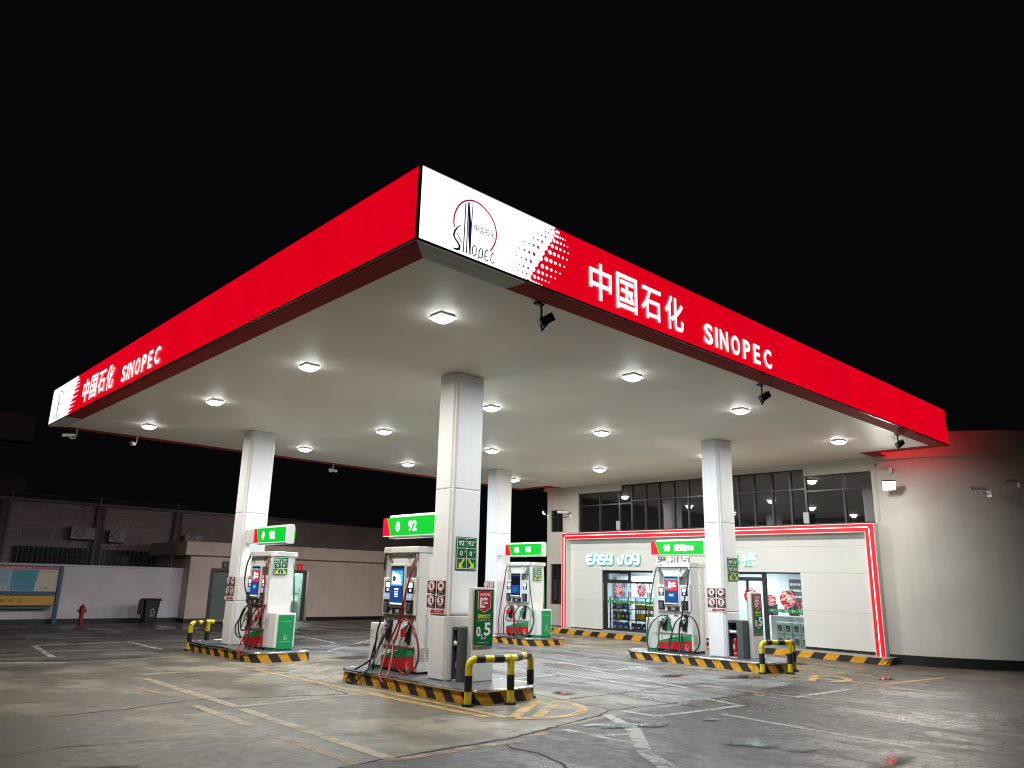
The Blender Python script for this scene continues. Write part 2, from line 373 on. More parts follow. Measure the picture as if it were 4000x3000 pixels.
def gsheet(pts, dz):
    g = M(); P = []
    for i in range(len(pts)):
        a = Vector(pts[i]); b = Vector(pts[(i + 1) % len(pts)]); n = max(1, int((b - a).length / .6))
        for k in range(n): P.append(a + (b - a) * k / n)
    g.add([(p.x, p.y, gz(p.x, p.y) + dz) for p in P], [tuple(range(len(P)))])
    if sum(P[i].x * P[(i + 1) % len(P)].y - P[(i + 1) % len(P)].x * P[i].y for i in range(len(P))) < 0: g.f = [f[::-1] for f in g.f]
    return g
def band(pts, w, dz):
    """a painted line of width w following world points"""
    L = []; R = []; n = len(pts)
    for i, p in enumerate(pts):
        d = (Vector(pts[min(n - 1, i + 1)]) - Vector(pts[max(0, i - 1)])).normalized(); q = Vector((-d.y, d.x)) * w / 2
        L.append((p[0] + q.x, p[1] + q.y)); R.append((p[0] - q.x, p[1] - q.y))
    g = M(); g.add([(*p, gz(*p) + dz) for p in R + L], [(i, i + 1, n + i + 1, n + i) for i in range(n - 1)]); return g
def dens(a, b, st=.5):
    a = Vector(a); b = Vector(b); n = max(1, int((b - a).length / st)); return [tuple(a + (b - a) * k / n) for k in range(n + 1)]
lines = [  # start, end, width, paint
 ((.70, 8.5), (.62, 4.62), .16, w_pink), ((.62, 4.40), (.44, .50), .15, w_pink), ((.22, 7.4), (.25, 6.1), .12, w_or), ((.21, 5.05), (.14, 3.2), .13, w_pink), ((.12, 2.28), (.07, .6), .14, w_or),
 ((.66, 4.6), (2.8, 4.78), .13, w_thin), ((.80, 9.15), (2.9, 9.08), .2, w_thin), ((3.0, 10.3), (3.18, 5.4), .13, w_thin), ((2.92, 9.0), (2.9, 4.6), .13, w_yel), ((2.9, 4.6), (2.95, 1.9), .16, w_yel),
 ((3.22, 5.3), (3.16, 1.75), .12, w_yel), ((.65, 16.7), (3.0, 16.85), .22, w_white), ((.72, 16.8), (.36, 13.3), .14, w_white), ((-.8, 12.5), (.32, 11.95), .2, w_white), ((3.05, 16.9), (2.98, 14.2), .16, w_white),
 ((2.99, 8.4), (4.55, 9.8), .13, w_thin), ((3.02, 7.8), (4.57, 9.23), .13, w_thin), ((3.03, 7.18), (4.51, 8.55), .13, w_thin), ((3.03, 6.6), (4.31, 7.84), .13, w_thin), ((3.9, 6.95), (4.7, 7.75), .13, w_thin),
 ((3.27, 1.7), (4.65, 2.63), .17, w_yel), ((3.52, 1.52), (4.90, 2.40), .16, w_yel), ((4.93, 1.15), (4.97, .55), .11, w_white), ((4.97, .55), (7.04, .42), .11, w_white), ((7.2, 1.18), (6.99, .41), .13, w_white),
 ((5.93, .09), (5.71, -2.6), .11, w_white), ((8.84, .48), (9.53, -2.7), .10, w_thin), ((8.72, .41), (10.87, .38), .12, w_white), ((8.43, 1.0), (8.36, .38), .12, w_thin), ((8.68, 2.27), (8.79, .46), .12, w_thin),
 ((8.86, 5.24), (8.09, 2.15), .12, w_white), ((9.54, 7.5), (9.22, 4.9), .14, w_white), ((9.15, 4.8), (11.0, 4.97), .13, w_white), ((11.47, 1.45), (12.72, 1.97), .15, w_yel), ((11.1, 5.0), (11.55, 3.6), .16, w_yel), ((11.55, 3.6), (12.3, .35), .14, w_yel),
 ((12.3, .35), (15.0, .12), .13, w_yel), ((7.72, 5.2), (7.6, 2.65), .14, w_white), ((6.25, 4.9), (7.5, 4.95), .14, w_white), ((3.13, .64), (3.14, -.46), .11, w_white), ((3.06, .53), (3.25, .07), .1, w_white), ((3.25, .07), (3.6, -.08), .1, w_white),
 ((6.4, 7.7), (9.6, 9.4), .12, w_white), ((7.2, 9.6), (11.8, 9.3), .12, w_white), ((6.0, 11.5), (9.5, 14.5), .13, w_white), ((5.6, 13.0), (12.0, 12.4), .14, w_white), ((6.2, 16.5), (12.0, 15.4), .14, w_white), ((8.5, 18.5), (7.6, 13.6), .12, w_white),
 ((13.7, 5.0), (13.8, 1.2), .12, w_yel), ((15.9, 12.5), (15.2, 2.0), .12, w_yel), ((11.5, 14.6), (16.0, 13.9), .12, w_thin)]
for a, b, w, pm in lines:
    pp = dens(a, b, .3); pp = [(x + random.uniform(-.012, .012), y + random.uniform(-.012, .012)) for x, y in pp]
    add('painted_line', band(pp, w, .006), pm, parent=ground)
for j in range(6):     # hatched square in front of the shop window
    add('painted_line', band(dens((12.9 + j * .5, 8.2), (12.6 + j * .5, 6.4)), .1, .006), w_thin, parent=ground)
for k in range(4):
    add('painted_line', band(dens((12.4, 8.3 - k * .55), (15.6, 8.1 - k * .55)), .1, .010), w_thin, parent=ground)
arc1 = [(3.2, 1.6), (3.45, 1.42), (3.8, 1.33), (4.2, 1.37), (4.55, 1.6), (4.8, 1.95), (4.9, 2.3)]
add('painted_arc', band([tuple(p) for p in smooth_path([Vector(p) for p in arc1], 4)], .15, .010), w_yel, parent=ground)
add('painted_arc', band([tuple(p) for p in smooth_path([Vector(p) for p in [(11.65, 1.2), (12.0, 1.05), (12.5, 1.15), (12.75, 1.5), (12.8, 1.9)]], 4)], .15, .010), w_yel, parent=ground)
add('painted_arrow', gsheet([(4.39, 1.08), (4.5, 1.0), (3.95, .07), (2.9, -.9), (2.45, -1.6), (2.25, -1.5), (2.75, -.8), (3.7, .1)], .010), w_white, parent=ground)
add('painted_arc', band([(3.5, .66), (3.75, .58), (3.88, .42), (3.9, .2)], .1, .014), w_white, parent=ground)
add('painted_band', band(dens((.42, .52), (2.1, .47), .3) + [(2.45, .6), (2.8, .62)], .13, .006), w_or, parent=ground)
crackm = mat('crack_dark', (.030, .027, .023), .9)  # plain dark colour of the crack strips
def crack(pts, w, seed):
    rnd = random.Random(seed); P = []
    for i in range(len(pts) - 1):
        for p in dens(pts[i], pts[i + 1], .12)[:-1]: P.append((p[0] + rnd.gauss(0, .012), p[1] + rnd.gauss(0, .018)))
    P.append(pts[-1]); n = len(P); L = []; R = []
    for i, p in enumerate(P):
        d = (Vector(P[min(n - 1, i + 1)]) - Vector(P[max(0, i - 1)])).normalized(); ww = w * rnd.uniform(.25, 1.2); q = Vector((-d.y, d.x)) * ww / 2
        L.append((p[0] + q.x, p[1] + q.y)); R.append((p[0] - q.x, p[1] - q.y))
    g = M(); g.add([(*p, gz(*p) + .004) for p in R + L], [(i, i + 1, n + i + 1, n + i) for i in range(n - 1)])
    add('crack', g, crackm, parent=ground)
crack([(-.6, .56), (.4, .6), (1.14, .64), (2.23, .66), (2.6, .73), (4.39, 1.12), (4.91, 1.34), (5.72, 1.23), (7.1, 1.18), (8.44, 1.03)], .04, 1)
crack([(-1.6, 5.2), (-.53, 5.33), (-.1, 5.46), (.63, 5.6), (1.25, 5.37), (1.66, 5.19), (2.59, 4.87)], .028, 2)
crack([(5.22, 2.46), (6.7, 2.45), (8.76, 2.51), (9.75, 2.21), (11, 2.3)], .03, 3)
crack([(1.95, .45), (1.82, .21), (1.89, -.15), (1.73, -.58), (1.62, -.81), (1.3, -1.4)], .035, 4)
crack([(5.4, 1.3), (5.6, 1.9), (5.3, 2.45)], .02, 5); crack([(6.2, 1.25), (6.4, 2.4)], .02, 6); crack([(7.1, 1.2), (7.3, 2.45)], .02, 7); crack([(8.0, 1.1), (8.1, 2.5)], .02, 8)
crack([(4.9, 1.34), (5.3, 4.5), (5.6, 6.6)], .018, 9); crack([(1.2, 9.9), (2.8, 6.3), (2.6, 4.9)], .015, 10); crack([(5.2, 3.6), (7.4, 3.9), (10.4, 3.4)], .02, 11)
crack([(-3, 2.9), (-1.9, 3.1), (-.7, 2.8)], .018, 12); crack([(9.6, 2.2), (10.6, -.6), (12, -2.5)], .016, 13)
for k, (x, y, rx, ry) in enumerate([(3.92, .36, .34, .20), (4.32, .14, .28, .18), (4.3, -1.3, .42, .34), (4.5, -1.8, .36, .24), (5.35, -.05, .16, .12), (4.6, -2.75, .5, .22), (5.6, 2.95, .30, .22), (13.4, .75, .35, .2), (10.7, 2.6, .8, .28), (9.5, 3.5, .5, .2), (-2.1, 1.8, .45, .3), (1.0, 12.6, 1.1, .6), (5.9, 10.0, .7, .45), (14.8, 3.4, .7, .22), (8.0, 12.8, 1.0, .4), (-.5, 15, 1.2, .5)]):
    rnd = random.Random(k + 40); n = 30; g = M(); ph = [rnd.uniform(0, 6.28) for _ in range(4)]; rings = (0, .45, .75, 1.0)
    P = []
    for q0 in rings[1:]:
        for i in range(n):
            t = 2 * math.pi * i / n; q = q0 * (1 + .15 * math.sin(2 * t + ph[0]) + .10 * math.sin(3 * t + ph[1])); P.append((x + rx * q * math.cos(t), y + ry * q * math.sin(t)))
    fs = [tuple(range(n))] + [(r * n + i, (r + 1) * n + i, (r + 1) * n + (i + 1) % n, r * n + (i + 1) % n) for r in range(2) for i in range(n)]
    g.add([(*p, gz(*p) + .016) for p in P], fs)
    o = add('puddle', g, pmat, kind='structure')
    at = o.data.attributes.new('fade', 'FLOAT', 'POINT'); at.data.foreach_set('value', [1.0] * n + [.55] * n + [0.0] * n)

# ------------------------------------------------------------------ canopy
ZB, ZT, LU, LV = 5.44, 6.38, 16.9, 15.86
canopy = thing('petrol_station_canopy', (0, 0, ZB), 'large flat canopy with glowing red and white fascia over the four fuel islands', 'canopy')
g = M(); g.box(.34, .34, ZB + .012, 16.56, 15.52, ZB + .09); add('ceiling', g, ceilm, canopy)
g = M(); g.box(16.562, 2.12, ZB + .012, 17.44, 14.0, ZB + .09); add('ceiling', g, ceilm, canopy)
g = M(); g.box(.12, .12, ZB + .5, 16.78, 15.74, ZT - .08); add('roof_deck', g, trimd, canopy)
def strip(name, pts, m): g = M(); g.poly(ID, pts, 0, 0, 0) if False else g.add([(x, y, ZB) for x, y in pts] + [(x, y, ZB + .03) for x, y in pts], [tuple(range(3, -1, -1)), (4, 5, 6, 7), (0, 1, 5, 4), (1, 2, 6, 5), (2, 3, 7, 6), (3, 0, 4, 7)]); return add(name, g, m, canopy)
strip('soffit', [(0.02, 0.02), (1.70, .02), (1.66, .34), (.34, .34)], soffw)
strip('soffit', [(1.703, .02), (LU - .02, .02), (16.56, .34), (1.663, .34)], soffr)
strip('soffit', [(.02, .02), (.34, .34), (.34, 14.1), (.02, 14.06)], soffr)
strip('soffit', [(.02, 14.063), (.34, 14.103), (.34, 15.52), (.02, LV - .02)], soffw)
strip('soffit', [(.02, LV - .02), (.34, 15.52), (16.56, 15.52), (LU - .02, LV - .02)], soffr)
strip('soffit', [(16.56, .34), (LU - .02, .02), (LU - .02, 1.78), (16.56, 2.12)], soffr)
strip('soffit', [(16.563, 2.12), (LU - .017, 1.78), (17.9, 1.78), (17.9, 2.12)], soffr)
strip('soffit', [(16.56, 14.0), (LU - .02, 14.34), (LU - .02, LV - .02), (16.56, 15.52)], soffr)
strip('soffit', [(LU - .017, 14.34), (16.563, 14.0), (17.44, 14.0), (17.44, 14.34)], soffr)
def panel(name, x0, y0, x1, y1, m, z0=ZB + .035, z1=ZT): g = M(); g.box(x0, y0, z0, x1, y1, z1); return add(name, g, m, canopy)
RBP = [(2.227, 6.38), (2.188, 6.301), (2.171, 6.228), (2.137, 6.17), (2.102, 6.111), (2.06, 6.031), (2.001, 5.94), (1.968, 5.851), (1.909, 5.80), (1.885, 5.748), (1.836, 5.662), (1.787, 5.596), (1.756, 5.53), (1.70, 5.475)]
WD = [(2.251, 6.329, 2.292, 2), (2.228, 6.264, 2.42, 5), (2.202, 6.182, 2.464, 5), (2.169, 6.094, 2.48, 5), (2.125, 5.991, 2.456, 5), (2.059, 5.871, 2.402, 5), (1.987, 5.751, 2.322, 5), (1.917, 5.653, 2.227, 5), (1.85, 5.565, 2.115, 5), (1.783, 5.488, 1.979, 5)]
RD = [(2.152, 6.329, 2.05, 3), (2.1, 6.261, 1.85, 5), (2.04, 6.18, 1.75, 5), (1.976, 6.092, 1.66, 5), (1.906, 5.989, 1.573, 5), (1.832, 5.869, 1.492, 5), (1.776, 5.751, 1.443, 5), (1.73, 5.647, 1.417, 5), (1.698, 5.56, 1.436, 5), (1.67, 5.48, 1.519, 3)]
ARC = [(0.522, 5.788), (0.507, 5.839), (0.507, 5.892), (0.516, 5.955), (0.538, 6.017), (0.571, 6.078), (0.614, 6.136), (0.669, 6.179), (0.733, 6.211), (0.798, 6.228), (0.857, 6.229), (0.917, 6.217), (0.978, 6.194), (1.033, 6.158), (1.088, 6.116), (1.133, 6.06), (1.161, 5.999), (1.177, 5.936), (1.176, 5.874), (1.166, 5.815), (1.144, 5.764), (1.115, 5.712), (1.087, 5.668)]
EMB = dict(polys=[[(0.668, 6.15), (0.686, 6.157), (0.674, 5.519), (0.658, 5.513)], [(0.708, 6.161), (0.720, 6.165), (0.722, 5.515), (0.704, 5.513)], [(0.713, 6.18), (0.731, 6.187), (0.768, 5.932), (0.779, 6.199), (0.791, 6.203), (0.778, 5.797), (0.776, 5.514), (0.758, 5.514), (0.728, 5.755), (0.724, 5.916)]],
 ribs=[([(0.621, 5.846), (0.567, 5.801), (0.528, 5.74), (0.513, 5.682), (0.538, 5.643), (0.577, 5.61), (0.608, 5.573), (0.602, 5.536), (0.568, 5.519), (0.505, 5.518)], [.006, .016, .026, .028, .024, .026, .034, .036, .03, .008]),
  ([(0.831, 5.659), (0.862, 5.635), (0.862, 5.556), (0.833, 5.517), (0.803, 5.543), (0.805, 5.621), (0.831, 5.659)], .016), ([(0.903, 5.51), (0.91, 5.614), (0.935, 5.654), (0.962, 5.637), (0.963, 5.559), (0.939, 5.525), (0.91, 5.532)], .016),
  ([(1.053, 5.655), (1.024, 5.657), (1.002, 5.614), (1.0, 5.541), (1.033, 5.518), (1.056, 5.541)], .016), ([(1.004, 5.576), (1.041, 5.582)], .014), ([(1.153, 5.627), (1.129, 5.654), (1.101, 5.618), (1.095, 5.541), (1.126, 5.517), (1.153, 5.55)], .016)])
def emblem(g, f, cx, cy, h, c, mi_arc=0, mi_bar=0, txt=True):
    k = h / .74; T = lambda p: (cx + (p[0] - .84) * k, cy + (p[1] - 5.86) * k)
    g.rib(f, [T(p) for p in ARC], .022 * k, c, mi=mi_arc)
    g.rib(f, [T((.556, 5.728)), T((.638, 5.63))], .016 * k, c, mi=mi_arc)
    for i, p in enumerate(EMB['polys']): g.flat(f, [T(q) for q in p], c + .001 * (i + 1), mi_bar)
    for p, w in EMB['ribs']: g.rib(f, [T(q) for q in p], [x * k for x in w] if isinstance(w, list) else w * k, c + .001, mi=mi_bar)
    if txt: g.text(f, '中国石化', cx + .145 * k, cy + .03 * k, .33 * k, .09 * k, c + .001, 0, mi_bar)
E_redb = emit('lit_red_acrylic_rear', (.80, .0, .012), 2.6)  # rear panels' glow raised above the front ones to redden the curved wall
navy = mat('logo_navy', (.012, .02, .10), .4, em=(.012, .02, .10), es=.4); magen = mat('logo_magenta', (.55, .01, .16), .4, em=(.55, .01, .16), es=.7)
for f, nm in ((FY(0, 0), 'r'), (FX(0, LV), 'l')):
    T = LU if nm == 'r' else LV
    g = M(); g.poly(f, [(0.015, ZB + .035)] + [(a, b) for a, b in reversed(RBP)] + [(0.015, ZT)], -.2, 0); add('white_fascia_panel', g, E_white, canopy)
    g = M(); e = T - (.012 if nm == 'l' else 0); g.poly(f, RBP[:-1] + [(1.70, ZB + .035), (e, ZB + .035), (e, ZT)], -.2, 0); add('red_fascia_panel', g, E_red, canopy)
    g = M()
    for a, b, e, n in WD:
        r0 = .034 - abs(b - 5.9) * .028
        for i in range(n): g.disc(f, a + (e - a) * i / max(1, n - 1), b, r0 * (1 - .14 * i), .004, 12)
    for a, b in RBP[1:-1]: g.disc(f, a - .012, b, .036, .003, 12)
    add('halftone_dots', g, E_white, canopy, kind='stuff', label='white halftone dots')
    g = M()
    for a, b, e, n in RD:
        r0 = .028 - abs(b - 5.88) * .036
        for i in range(n): g.disc(f, a + (e - a) * i / max(1, n - 1), b, max(.004, r0 * (1 - .2 * i)), .004, 10)
    add('halftone_dots', g, magen, canopy, kind='stuff', label='magenta halftone dots')
    g = M(); emblem(g, f, .84, 5.86, .74, .004, 0, 1); add('logo', g, [magen, navy], canopy)
    for i, ch in enumerate('中国石化'):
        g = M(); g.text(f, ch, 3.14 + i * .585, 5.868, .48, .55 if ch != '石' else .5, .012, .017); add('letter', g, E_letter, canopy)
    for i, (ch, w) in enumerate(zip('SINOPEC', (.25, .07, .25, .27, .23, .215, .26))):
        xs = (5.835, 6.07, 6.30, 6.66, 7.02, 7.36, 7.74); g = M(); g.text(f, ch, xs[i], 5.765, w, .35, .012, .028); add('letter', g, E_letter, canopy)
    g = M(); g.fbox(f, -.02, ZB + .004, .0, T + .01, ZB + .033, .018); g.fbox(f, -.02, ZT + .003, -.2, T, ZT + .03, .012); add('edge_trim', g, trimd, canopy)
g = M(); g.box(-.02, -.02, ZB + .034, .012, .012, ZT + .002); add('corner_trim', g, trimd, canopy)
panel('red_fascia_panel', .203, LV - .2, LU, LV - .003, E_red); panel('red_fascia_panel', LU - .2, .003, LU, 1.74, E_redb); panel('red_fascia_panel', LU - .2, 14.38, LU, LV - .203, E_red)
panel('red_fascia_panel', LU + .003, 1.76, 17.9, 1.96, E_redb); panel('red_fascia_panel', LU + .003, 14.18, 17.43, 14.36, E_red)

# ------------------------------------------------------------------ canopy lamps (16)
LX = [1.740, 6.065, 9.709, 14.379]; LY = [1.728, 5.519, 9.55, 13.569]
proto = None
rowt = ['row along the left fascia', 'second row from left fascia', 'third row from left fascia', 'row nearest the shop']
colt = ['first from the right fascia', 'second from the right fascia', 'third from the right fascia', 'at the rear edge']
for i, x in enumerate(LX):
    for j, y in enumerate(LY):
        lab = 'glowing ceiling lamp, %s, %s' % (rowt[i], colt[j])
        if proto is None:
            t = thing('ceiling_lamp', (x, y, ZB), lab, 'ceiling lamp', 'lamps under the canopy')
            g = M(); g.box(-.132, -.132, -.008, .132, .132, .010); g.box(-.135, -.135, -.05, .135, .135, -.008); add('housing', g, lgrey, t, local=True, bev=.01)
            g = M(); V = []; n = 10
            for b in range(n + 1):
                for a in range(n + 1):
                    u, v = a / n * 2 - 1, b / n * 2 - 1; V.append((u * .140, v * .140, -.045 - .055 * (1 - u ** 4) * (1 - v ** 4)))
            g.add(V, [(b * (n + 1) + a, (b + 1) * (n + 1) + a, (b + 1) * (n + 1) + a + 1, b * (n + 1) + a + 1) for b in range(n) for a in range(n)])
            add('diffuser', g, E_lamp, t, local=True, smooth=True); proto = t
            lamp('lamp_light', t, (x, y, ZB - .13), .18, 172, (1.0, .955, .88))
        else:
            t = proto.copy(); COL.objects.link(t); t.location = (x, y, ZB); t['label'] = lab
            for ch in list(proto.children):
                c = ch.copy(); COL.objects.link(c); c.parent = t
                if c.type == 'LIGHT' and i in (1, 2):
                    if 'cool' not in MT: d2 = ch.data.copy(); d2.color = (.84, .93, 1.0); MT['cool'] = d2
                    c.data = MT['cool']

# ------------------------------------------------------------------ columns
X1, X2, Y1, Y2 = 4.148, 12.66, 4.176, 12.427
HX, HY = .346, .267
def column(cx, cy, z0, label):
    t = thing('canopy_column', (cx, cy, z0), label, 'column', 'canopy columns')
    k = .075
    pts = [(-HX + k, -HY), (HX - k, -HY), (HX, -HY + k), (HX, HY - k), (HX - k, HY), (-HX + k, HY), (-HX, HY - k), (-HX, -HY + k)]
    zs = [z0, 1.235, 3.36, ZB + .01]
    for a, b in zip(zs[:-1], zs[1:]):
        g = M(); P = [(cx + p[0], cy + p[1]) for p in pts]; n = 8
        g.add([(*p, a + .002) for p in P] + [(*p, b - .002) for p in P], [tuple(range(7, -1, -1)), tuple(range(8, 16))] + [(i, (i + 1) % 8, 8 + (i + 1) % 8, 8 + i) for i in range(8)])
        add('cladding_panel', g, colw, t, bev=.02)
    g = M(); g.box(cx - HX + .03, cy - HY + .03, z0 - .05, cx + HX - .03, cy + HY - .03, ZB); add('core', g, colw, t)
    return t
column(X1, Y1, .21, 'nearest thick white column, with green 92 and 0 sign, rising from front island')
column(X1, Y2, .21, 'white column at left beside the pump under the 0 and 92 light box')
column(X2, Y1, .20, 'white column at right in front of the shop, with green 98 and 92 sign')
column(X2, Y2, .25, 'farthest white column, partly hidden behind the nearest column')

# ------------------------------------------------------------------ islands
def outline(cx, y0, y1, flip):
    """dog-bone plan, counter-clockwise; y0..y1, narrow waist behind the column"""
    B, Nn = .735, .685; d = .42
    def nose(yc, sgn):
        pts = []
        for k in range(17):
            t = math.pi * k / 16; c, s_ = math.cos(t), math.sin(t)
            pts.append((B * math.copysign(abs(c) ** .62, c), yc + sgn * d * abs(s_) ** .7))
        return pts
    lo, hi = y0 + d, y1 - d
    w0, w1 = ((4.72, 5.85) if not flip else (10.72, 11.85))
    P = [(-x, y) for x, y in nose(lo, -1)] + [(B, w0 - .03), (Nn, w0 + .03), (Nn, w1 - .03), (B, w1 + .03)] + nose(hi, 1) + [(-B, w1 + .03), (-Nn, w1 - .03), (-Nn, w0 + .03), (-B, w0 - .03)]
    return [(cx + x, y) for x, y in P]
def striped(g, P, z0f, z1f, wid=.235, sl=-.15, closed=True):
    n = len(P); cum = [0]
    for i in range(n if closed else n - 1): cum.append(cum[-1] + (Vector(P[(i + 1) % n]) - Vector(P[i])).length)
    T = cum[-1]
    def at(s):
        s = s % T if closed else max(0, min(T, s))
        for i in range(len(cum) - 1):
            if s <= cum[i + 1] + 1e-9:
                k = (s - cum[i]) / max(1e-9, cum[i + 1] - cum[i]); a = Vector(P[i]); b = Vector(P[(i + 1) % n]); return a + (b - a) * k
        return Vector(P[-1])
    cnt = int(round(T / wid)); cnt += cnt % 2; w = T / cnt; sub = 4
    for k in range(cnt):
        for j in range(sub):
            s0 = (k + j / sub) * w; s1 = (k + (j + 1) / sub) * w
            for lv in range(3):
                f0, f1 = lv / 3, (lv + 1) / 3
                q = [at(s0 + sl * f0), at(s1 + sl * f0), at(s1 + sl * f1), at(s0 + sl * f1)]
                zz = [z0f(p) + (z1f(p) - z0f(p)) * f for p, f in zip(q, (f0, f0, f1, f1))]
                g.add([(p.x, p.y, z) for p, z in zip(q, zz)], [(0, 1, 2, 3)], k % 2)
def island(cx, y0, y1, flip, top, label):
    t = thing('pump_island', (cx, (y0 + y1) / 2, gz(cx, (y0 + y1) / 2)), label, 'pump island', 'raised pump islands')
    P = outline(cx, y0, y1, flip)
    g = M(); n = len(P); g.add([(*p, top) for p in P] , [tuple(range(n))]); add('top_plate', g, plate, t)
    g = M(); striped(g, P, lambda p: gz(p.x, p.y) - .02, lambda p: top - .035); add('striped_kerb', g, [ykerb, bkerb], t)
    g = M(); ring = P + [P[0], P[1]]; g.tube([(x, y, top - .018) for x, y in ring], .026, 8); add('steel_edging', g, steel, t, smooth=True)
    return t
island(X1, 2.72, 6.62, False, .21, 'nearest pump island with striped kerb behind the bent yellow rail')
island(X1, 9.98, 13.95, True, .21, 'left rear pump island with striped kerb near the toilet block')
island(X2 - .05, 2.6, 6.70, False, .20, 'pump island with striped kerb in front of the shop door')
island(X2, 9.98, 13.95, True, .25, 'farthest pump island beside the left end of the shop')

